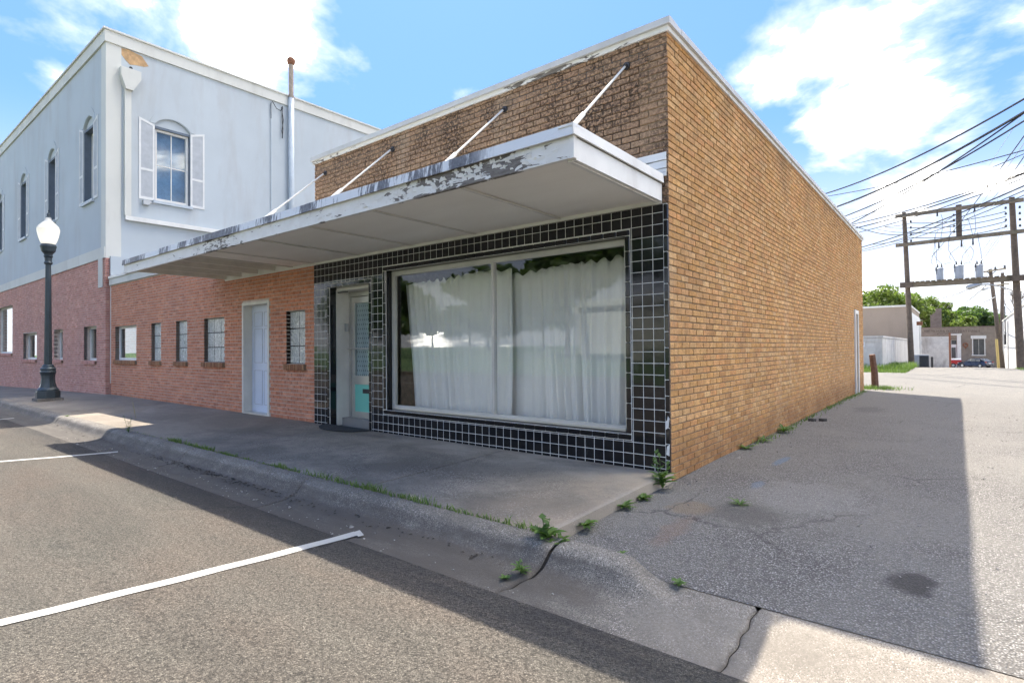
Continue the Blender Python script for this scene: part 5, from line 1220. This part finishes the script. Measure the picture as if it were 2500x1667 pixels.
# ------------------------------------------------------------------ vegetation
def leaf_mesh(pts, sizes, mat, name, parent, at_, seed=0, aspect=.6):
    rg = np.random.default_rng(seed); n = len(pts); pts = np.asarray(pts)
    a = rg.normal(size=(n, 3)); a /= np.linalg.norm(a, axis=1)[:, None]; c = rg.normal(size=(n, 3)); c -= a*(a*c).sum(1)[:, None]; c /= np.linalg.norm(c, axis=1)[:, None]
    s = np.asarray(sizes)[:, None]
    V = np.stack([pts-a*s, pts-c*s*aspect+a*s*.1, pts+a*s, pts+c*s*aspect+a*s*.1], 1).reshape(-1, 3) - np.asarray(at_)
    F = np.arange(4*n).reshape(-1, 4); me = bpy.data.meshes.new(name); me.from_pydata(V.tolist(), [], F.tolist()); me.materials.append(MAT(mat))
    at2 = me.attributes.new('rnd', 'FLOAT', 'FACE'); at2.data.foreach_set('value', rg.random(n))
    o = bpy.data.objects.new(name, me); COL.objects.link(o)
    if parent is not None: o.parent = parent
    return o
def tree(base, h, r, n, ls, mat, label_, group, seed, flat=.75, trunk=.25):
    rg = np.random.default_rng(seed); e = empty('tree', base, label_, 'tree', group); b_ = np.array(base)
    mb = MB(); cc_ = b_+np.array([0, 0, h-r*flat*1.05])
    top = cc_-np.array([0, 0, r*flat*.5]); mb.tube([b_, (b_+top)/2+rg.normal(0, .15, 3), top], [trunk, trunk*.75, trunk*.55], 8)
    cl = []
    for i in range(26):
        d = rg.normal(size=3); d /= np.linalg.norm(d); d[2] = abs(d[2])*1.1-.35; q = cc_+d*np.array([r, r, r*flat])*rg.uniform(.45, 1.0)
        cl.append((q, rg.uniform(.2, .38)*r)); 
        if i < 12: mb.tube([top+rg.normal(0, .1, 3), (top+q)/2+rg.normal(0, .2, 3), q], [trunk*.4, trunk*.25, trunk*.08], 5)
    mb.build('trunk', 'bark', e)
    pts = []; per = n//len(cl)
    for q, cr2 in cl:
        k = rg.normal(size=(per, 3)); k /= np.linalg.norm(k, axis=1)[:, None]; pts.append(q+k*cr2*(rg.random((per, 1))**.45)*np.array([1.15, 1.15, .8]))
    pts = np.vstack(pts); leaf_mesh(pts, rg.uniform(.5, 1.3, len(pts))*ls, mat, 'crown', e, base, seed)
    return e
TG = 'trees behind the alley buildings'
def tree_px(px, py_top, Y, r, n, ls, mat, label_, seed, **k):
    p = zof(px, py_top, Y); g_ = ag(p[0], Y)-.1; tree((p[0], Y, g_), p[2]-g_, r, n, ls, mat, label_, TG, seed, **k)
tree_px(2140, 684, 76, 4.6, 15000, .20, 'leaf_light', 'broad light green tree rising behind the tan stucco building', 11)
tree_px(2226, 715, 80, 2.6, 6000, .17, 'leaf_light', 'smaller light green tree beside the left timber pole', 12)
tree_px(2262, 722, 139, 4.6, 12000, .24, 'leaf_light', 'yellow-green tree just left of the brick chimney', 13)
tree_px(2322, 752, 137, 4.2, 11000, .24, 'leaf_light', 'light green tree just right of the brick chimney', 14)
tree_px(2368, 741, 146, 5.2, 13000, .26, 'leaf_dark', 'dark green tree behind the old brick building roof', 15)
tree_px(2410, 757, 150, 4.6, 10000, .26, 'leaf_dark', 'dark green tree at the right end of the old brick roof', 16)
tree_px(2432, 775, 152, 3.6, 6000, .24, 'leaf_light', 'pale green tree partly behind the leaning pole', 17)
# leafless tree right of the poles
bt = zof(2478, 880, 84); bt[2] = ag(bt[0], 84); bare = empty('bare_tree', tuple(bt), 'leafless tree with thin branches beside the right timber pole', 'tree')
mb = MB(); rg = np.random.default_rng(5)
def grow(p, d, L, r, k):
    q = p+d*L; mb.tube([p, (p+q)/2+rg.normal(0, L*.05, 3), q], [r, r*.8, r*.62], 5)
    if k == 0: return
    for _ in range(3 if k > 1 else 3):
        nd_ = d+rg.normal(0, .55, 3); nd_[2] += .12; nd_ /= np.linalg.norm(nd_); grow(q, nd_, L*rg.uniform(.6, .82), r*.6, k-1)
grow(bt.copy(), np.array([0, 0, 1.0]), 3.6, .17, 5); mb.build('branches', 'bark', bare)

def blades(spots, name, mat, at_, seed=0):
    """spots: (x, y, z, height, width, spread)"""
    rg = np.random.default_rng(seed); V = []; F = []; RR = []
    for (x, y, z, h, w, sp_) in spots:
        a = rg.uniform(0, 6.283); l = rg.uniform(.15, 1)*sp_*h; dx, dy_ = math.cos(a)*l, math.sin(a)*l; b2 = rg.uniform(0, 6.283); wx, wy_ = math.cos(b2)*w, math.sin(b2)*w; n = len(V)
        V += [(x-wx, y-wy_, z), (x+wx, y+wy_, z), (x+wx*.7+dx*.4, y+wy_*.7+dy_*.4, z+h*.6), (x-wx*.7+dx*.4, y-wy_*.7+dy_*.4, z+h*.6), (x+dx, y+dy_, z+h*rg.uniform(.75, 1))]
        F += [(n, n+1, n+2, n+3), (n+3, n+2, n+4)]; q = rg.random(); RR += [q, q]
    me = bpy.data.meshes.new(name); me.from_pydata((np.array(V)-np.asarray(at_)).tolist(), [], F); me.materials.append(MAT(mat))
    at2 = me.attributes.new('rnd', 'FLOAT', 'FACE'); at2.data.foreach_set('value', RR)
    o = bpy.data.objects.new(name, me); COL.objects.link(o); o.location = at_; return o
rg = np.random.default_rng(21); sp_ = []
for c_ in [-6.3, -6.1, -5.9, -5.6, -5.45, -5.2, -4.75, -4.5, -4.2, -3.7, -3.45, -3.2, -2.8, -2.6, -2.35, -2.1, -1.85, -1.5, -1.25, -.95, -.75, -.5, -.35, -.18, -.05]:
    k = int(rg.uniform(14, 75)); hh = rg.uniform(.03, .085)
    for _ in range(k): sp_.append((c_+rg.normal(0, .085), KJ+.008+rg.normal(0, .02), -.045, hh*rg.uniform(.4, 1.2), .0045, 1.0))
for _ in range(500): sp_.append((rg.uniform(-8.6, .05), KJ+.008+rg.normal(0, .008), -.045, rg.uniform(.008, .03), .003, 1.2))
o = blades(sp_, 'crack_grass', 'grass_blade', (-3, KJ, -.045), 3); tag(o, 'tufts of short green grass growing in the joint behind the kerb', 'grass', kind='stuff')
sp_ = []
for _ in range(5200):
    x = rg.uniform(-3.2, .15) if rg.random() < .5 else rg.uniform(-1.0, .25); y = rg.uniform(26.8, 30) if x < -.95 else rg.uniform(26.8, 38)
    if x > -.9 and rg.random() < (y-32)/8: continue
    sp_.append((x, y, ag(x, y)-.02, rg.uniform(.12, .5)*(.5 if y < 28.3 else 1), .012, .7))
o = blades(sp_, 'tall_grass', 'grass_blade', (-.8, 30, -.1), 4); tag(o, 'strip of tall green grass along the foot of the white shed', 'grass', kind='stuff')
sp_ = []
for _ in range(700):
    a = rg.normal(0, .33); c_ = rg.normal(0, .28); x, y = .22+a, 14.75+c_
    if x < .03 and y < 14.15: continue
    sp_.append((x, y, ag(x, y)-.01, rg.uniform(.04, .16), .006, .9))
o = blades(sp_, 'post_grass', 'grass_blade', (.2, 14.9, -.1), 5); tag(o, 'clump of weedy grass around the leaning wooden post', 'grass', kind='stuff')
sp_ = []
for (y, dn) in [(2.9, 40), (3.4, 30), (4.3, 60), (5.0, 30), (5.9, 50), (6.3, 40), (7.6, 40), (8.4, 60), (9.2, 60), (10, 60), (10.8, 70), (11.6, 70), (12.4, 60), (13.4, 70)]:
    for _ in range(dn): 
        x = .015+abs(rg.normal(0, .06)); yy = y+rg.normal(0, .22); sp_.append((x, yy, ag(x, yy)-.005, rg.uniform(.03, .09), .0045, 1.0))
o = blades(sp_, 'wall_grass', 'grass_blade', (.05, 7, -.1), 6); tag(o, 'sparse grass along the foot of the tan alley wall', 'grass', kind='stuff')
sp_ = []
for _ in range(900):
    x = rg.uniform(4.6, 7.2); y = rg.uniform(32.8, 36.8); sp_.append((x, y, ag(x, y)-.01, rg.uniform(.04, .14), .008, .9))
o = blades(sp_, 'verge_grass', 'grass_blade', (6, 35, -.1), 9); tag(o, 'thin yellowish grass at the foot of the right timber pole', 'grass', kind='stuff')

def weed(p, n, L, w, label_, seed, up=.6, stems=0, mat='weed_leaf', sh=.2):
    rg = np.random.default_rng(seed); mb = MB(); x0, y0, z0 = p
    for i in range(n):
        a = 2*math.pi*(i+rg.uniform(-.4, .4))/n; l = L*rg.uniform(.55, 1.1); el = rg.uniform(.15, 1)*up; zb = z0+rg.uniform(0, sh*.3)*(stems > 0); ns = 5
        dx, dy_ = math.cos(a), math.sin(a); k0 = len(mb.v)
        for j in range(ns+1):
            t = j/ns; rr = l*t; z = zb+l*(el*t*1.3-.75*t*t*el) ; ww = w*math.sin(math.pi*min(1, .12+.88*t))*(1-.15*rg.random())
            mb.v += [(x0+dx*rr-dy_*ww, y0+dy_*rr+dx*ww, z+ww*.35), (x0+dx*rr, y0+dy_*rr, z), (x0+dx*rr+dy_*ww, y0+dy_*rr-dx*ww, z+ww*.35)]
        for j in range(ns): q = k0+3*j; mb.f += [(q, q+1, q+4, q+3), (q+1, q+2, q+5, q+4)]
    e = empty('weed', p, label_, 'weed', 'weeds in the pavement joints')
    o = mb.build('leaves', mat, e)
    a_ = o.data.attributes.new('rnd', 'FLOAT', 'FACE'); a_.data.foreach_set('value', rg.random(len(o.data.polygons)))
    if stems:
        ms = MB()
        for i in range(stems):
            a = rg.uniform(0, 6.28); t_ = np.array([math.cos(a)*.25, math.sin(a)*.25, 1])*sh*rg.uniform(.6, 1.1); ms.tube([p, tuple(np.array(p)+t_*.5), tuple(np.array(p)+t_)], [.003, .0025, .0015], 5)
            for q in range(4):
                u = np.array(p)+t_*(.3+.2*q); b2 = rg.uniform(0, 6.28); k0 = len(ms.v); dv = np.array([math.cos(b2), math.sin(b2), .5])*L*.45; pv = np.array([-math.sin(b2), math.cos(b2), 0])*w*.8
                ms.v += [tuple(u), tuple(u+dv*.5-pv), tuple(u+dv), tuple(u+dv*.5+pv)]; ms.f.append((k0, k0+1, k0+2, k0+3))
        ms.build('stems', mat, e)
    return e
def wp(px, py, z): p = at(px, py, 2, z); return (float(p[0]), float(p[1]), z)
weed(wp(1334, 1318, -.045), 11, .13, .034, 'broad-leaved weed sprouting where kerb and sidewalk corner meet', 31, .8, 3, sh=.13)
weed(wp(1368, 1322, -.05), 26, .085, .010, 'small bushy weed right beside the broad-leaved kerb weed', 32, .8)
weed(wp(1430, 1283, -.10), 18, .13, .018, 'low green weed at the sidewalk slab end nearest the kerb', 33, .8)
weed(wp(1522, 1238, -.10), 20, .13, .016, 'low green weed halfway along the sidewalk slab end', 34, .8)
weed(wp(1572, 1218, -.10), 20, .12, .016, 'spreading weed along the slab end just before the wall corner', 35, .8)
weed(wp(1617, 1192, -.09), 20, .17, .024, 'tall leafy weed growing against the brick corner', 36, 1.0, 5, sh=.34)
weed(wp(1272, 1398, -.165), 18, .075, .010, 'bright green weed in the gutter below the open kerb joint', 37, .9, 2, sh=.08)
weed(wp(1234, 1412, -.18), 14, .05, .009, 'tiny weed in the gutter next to the kerb crack weed', 38, .8)
weed(wp(1656, 1424, -.125), 16, .06, .010, 'small weed at the rounded end of the kerb', 39, .8)
weed(wp(1518, 1352, -.10), 8, .05, .008, 'single thin sprout in the gravel behind the kerb end', 40, 1.0)
weed(wp(1806, 1234, -.10), 22, .11, .006, 'grassy tuft alone in the alley pavement', 41, .9)
weed(wp(314, 1056, -.04), 14, .07, .010, 'upright dark weed at the kerb by the sunlit patch', 42, .8, 4, sh=.3)
weed(wp(332, 1024, -.03), 3, .05, .006, 'tall dry pale stalk standing in the sidewalk joint', 43, .6, 2, 'dry_stem', .42)
weed(wp(163, 1016, -.03), 14, .06, .010, 'small yellow-green weed at the kerb left of the sunlit patch', 44, .8)
weed(wp(1822, 1096, -.09), 22, .16, .012, 'grassy weed at the wall foot nearest the street', 45, .9)
weed(wp(1865, 1076, -.09), 22, .15, .012, 'grassy weed at the wall foot, second from the street', 46, .9)
weed(wp(1914, 1052, -.09), 30, .22, .014, 'largest grassy weed at the foot of the tan wall', 47, .9)
for px, lab, sd in ((1983, 'dark brick fragment lying by the wall, the left one', 1), (2009, 'dark brick fragment lying by the wall, the right one', 2)):
    p = wp(px, 1028, -.10); rg2 = np.random.default_rng(sd); mb = MB(); mb.prism([(p[0]-.06, p[1]-.04), (p[0]+.03, p[1]-.05), (p[0]+.065, p[1]), (p[0]+.03, p[1]+.05), (p[0]-.05, p[1]+.04)], 2, p[2]-.02, p[2]+.05)
    tag(mb.build('brick_fragment', 'asphalt_lump', None, bevel=.008, at_=p), lab, 'brick fragment', 'brick fragments in the alley')
# loose stones and grit in the alley and gutter
rg = np.random.default_rng(77); V = []; F = []
for _ in range(1500):
    if rg.random() < .75: x, y = rg.uniform(.02, 5), rg.uniform(-2.1, 9); z = alley_z(x, y)
    elif rg.random() < .6: x, y = abs(rg.normal(0, .15))+.02, rg.uniform(0, 9); z = alley_z(x, y)
    else: x, y = rg.uniform(-9, .4), rg.uniform(-2.74, -2.5); z = kerb_z(x, y)
    s_ = rg.uniform(.003, .011)*(1.8 if rg.random() < .04 else 1); n = len(V); a = rg.normal(0, 1, (6, 3))*.25
    pts = np.array([[1, 0, 0], [-1, 0, 0], [0, 1, 0], [0, -1, 0], [0, 0, .7], [0, 0, -.7]])+a
    V += (pts*s_+[x, y, z+s_*.3]).tolist(); F += [(n+i, n+j, n+k) for i, j, k in ((0, 2, 4), (2, 1, 4), (1, 3, 4), (3, 0, 4), (2, 0, 5), (1, 2, 5), (3, 1, 5), (0, 3, 5))]
rg = np.random.default_rng(55); LV = []; LF = []
for _ in range(420):
    x = rg.normal(-4.3, 1.0) if rg.random() < .6 else rg.uniform(-11, .1); y = -2.37-abs(rg.normal(0, .045)); z = kerb_z(x, y)+.004; s_ = rg.uniform(.006, .022); a = rg.uniform(0, 6.28); n = len(LV); c_, d_ = math.cos(a)*s_, math.sin(a)*s_
    LV += [(x-c_, y-d_, z), (x+d_*.5, y-c_*.5, z+.004), (x+c_, y+d_, z+.003), (x-d_*.5, y+c_*.5, z+.006)]; LF.append((n, n+1, n+2, n+3))
mb = MB(); mb.v, mb.f = LV, LF; tag(mb.build('leaf_litter', 'litter', None, at_=(-4, -2.4, -.17)), 'dark dead leaf litter gathered along the gutter', 'leaf litter', kind='stuff')
simple('pebble', (.30, .28, .25), .9, .4, 30)
mb = MB(); mb.v, mb.f = V, F; tag(mb.build('loose_gravel', 'pebble', None, at_=(1, 0, -.1)), 'loose stone chips scattered over the alley and gutter', 'gravel', kind='stuff')

# ------------------------------------------------------------------ across the street (seen in the glass and tile reflections)
for i, (x, y, h, r) in enumerate(((-66, -44, 11, 6), (-52, -38, 10.5, 5.5), (-39, -43, 11, 5.5), (-17, -52, 10, 5), (-9, -34, 12, 5.5), (-21, -33, 12.5, 5.5), (-28, -41, 11, 4.5), (2, -44, 10, 5), (14, -40, 10, 5))):
    tree((x, y, .3), h, r, 5000, .42, 'leaf_dark', 'leafy shade tree on the lawn, reflected in the shop window', 'trees across the street', 200+i, trunk=.3)
for i in range(15):
    x = -120+i*12+RNG.uniform(-3, 3); tree((x, -82+RNG.uniform(-5, 5), .5), RNG.uniform(8.5, 12), 6.5, 2200, .8, 'leaf_dark', 'tree in the far row beyond the lawn, reflected in the shop window', 'far row of trees across the street', 300+i, trunk=.3)
hb = empty('pale_hall', (-26, -56, .3), 'pale hall with a broad flat canopy, reflected in the shop window', 'building')
MB().box((-36, -62, 0), (-16, -56, 7.2)).build('wall', 'cream_band', hb)
MB().prism([(-26+11*math.cos(a), -56+5.5*math.sin(a)) for a in lin(math.pi, 2*math.pi, 24)], 2, 5.6, 6.4).build('canopy', 'white_stucco', hb)
for x in (-34, -30, -22, -18): MB().tube([(x, -58.2 if abs(x+26) > 6 else -59.5, 0), (x, -58.2 if abs(x+26) > 6 else -59.5, 5.6)], .2, 10).build('column', 'white_stucco', hb)
fp = empty('flag_pole', (-24, -36, .2), 'flag pole with hanging flag, reflected in the shop window', 'flag pole')
MB().tube([(-24, -36, .1), (-24, -36, 9.4)], [.07, .04], 8).build('pole', 'galvanized', fp)
simple('flag_red', (.42, .03, .04), .8, .1, 3); simple('flag_white', (.7, .7, .7), .8, .05, 3); simple('flag_blue', (.02, .03, .12), .8, .1, 3)
for i in range(7):
    z1 = 9.2-.24*i; MB().grid(lambda u, v: (-23.95+u*.9, -36+.12*math.sin(u*7), z1-v*.24-u*.7), lin(0, 1, 8), [0, 1]).build('flag_stripe', 'flag_red' if i % 2 == 0 else 'flag_white', fp)
MB().grid(lambda u, v: (-23.95+u*.4, -36.02+.12*math.sin(u*3.1), 9.2-v*.9-u*.31), lin(0, 1, 6), [0, 1]).build('flag_canton', 'flag_blue', fp)
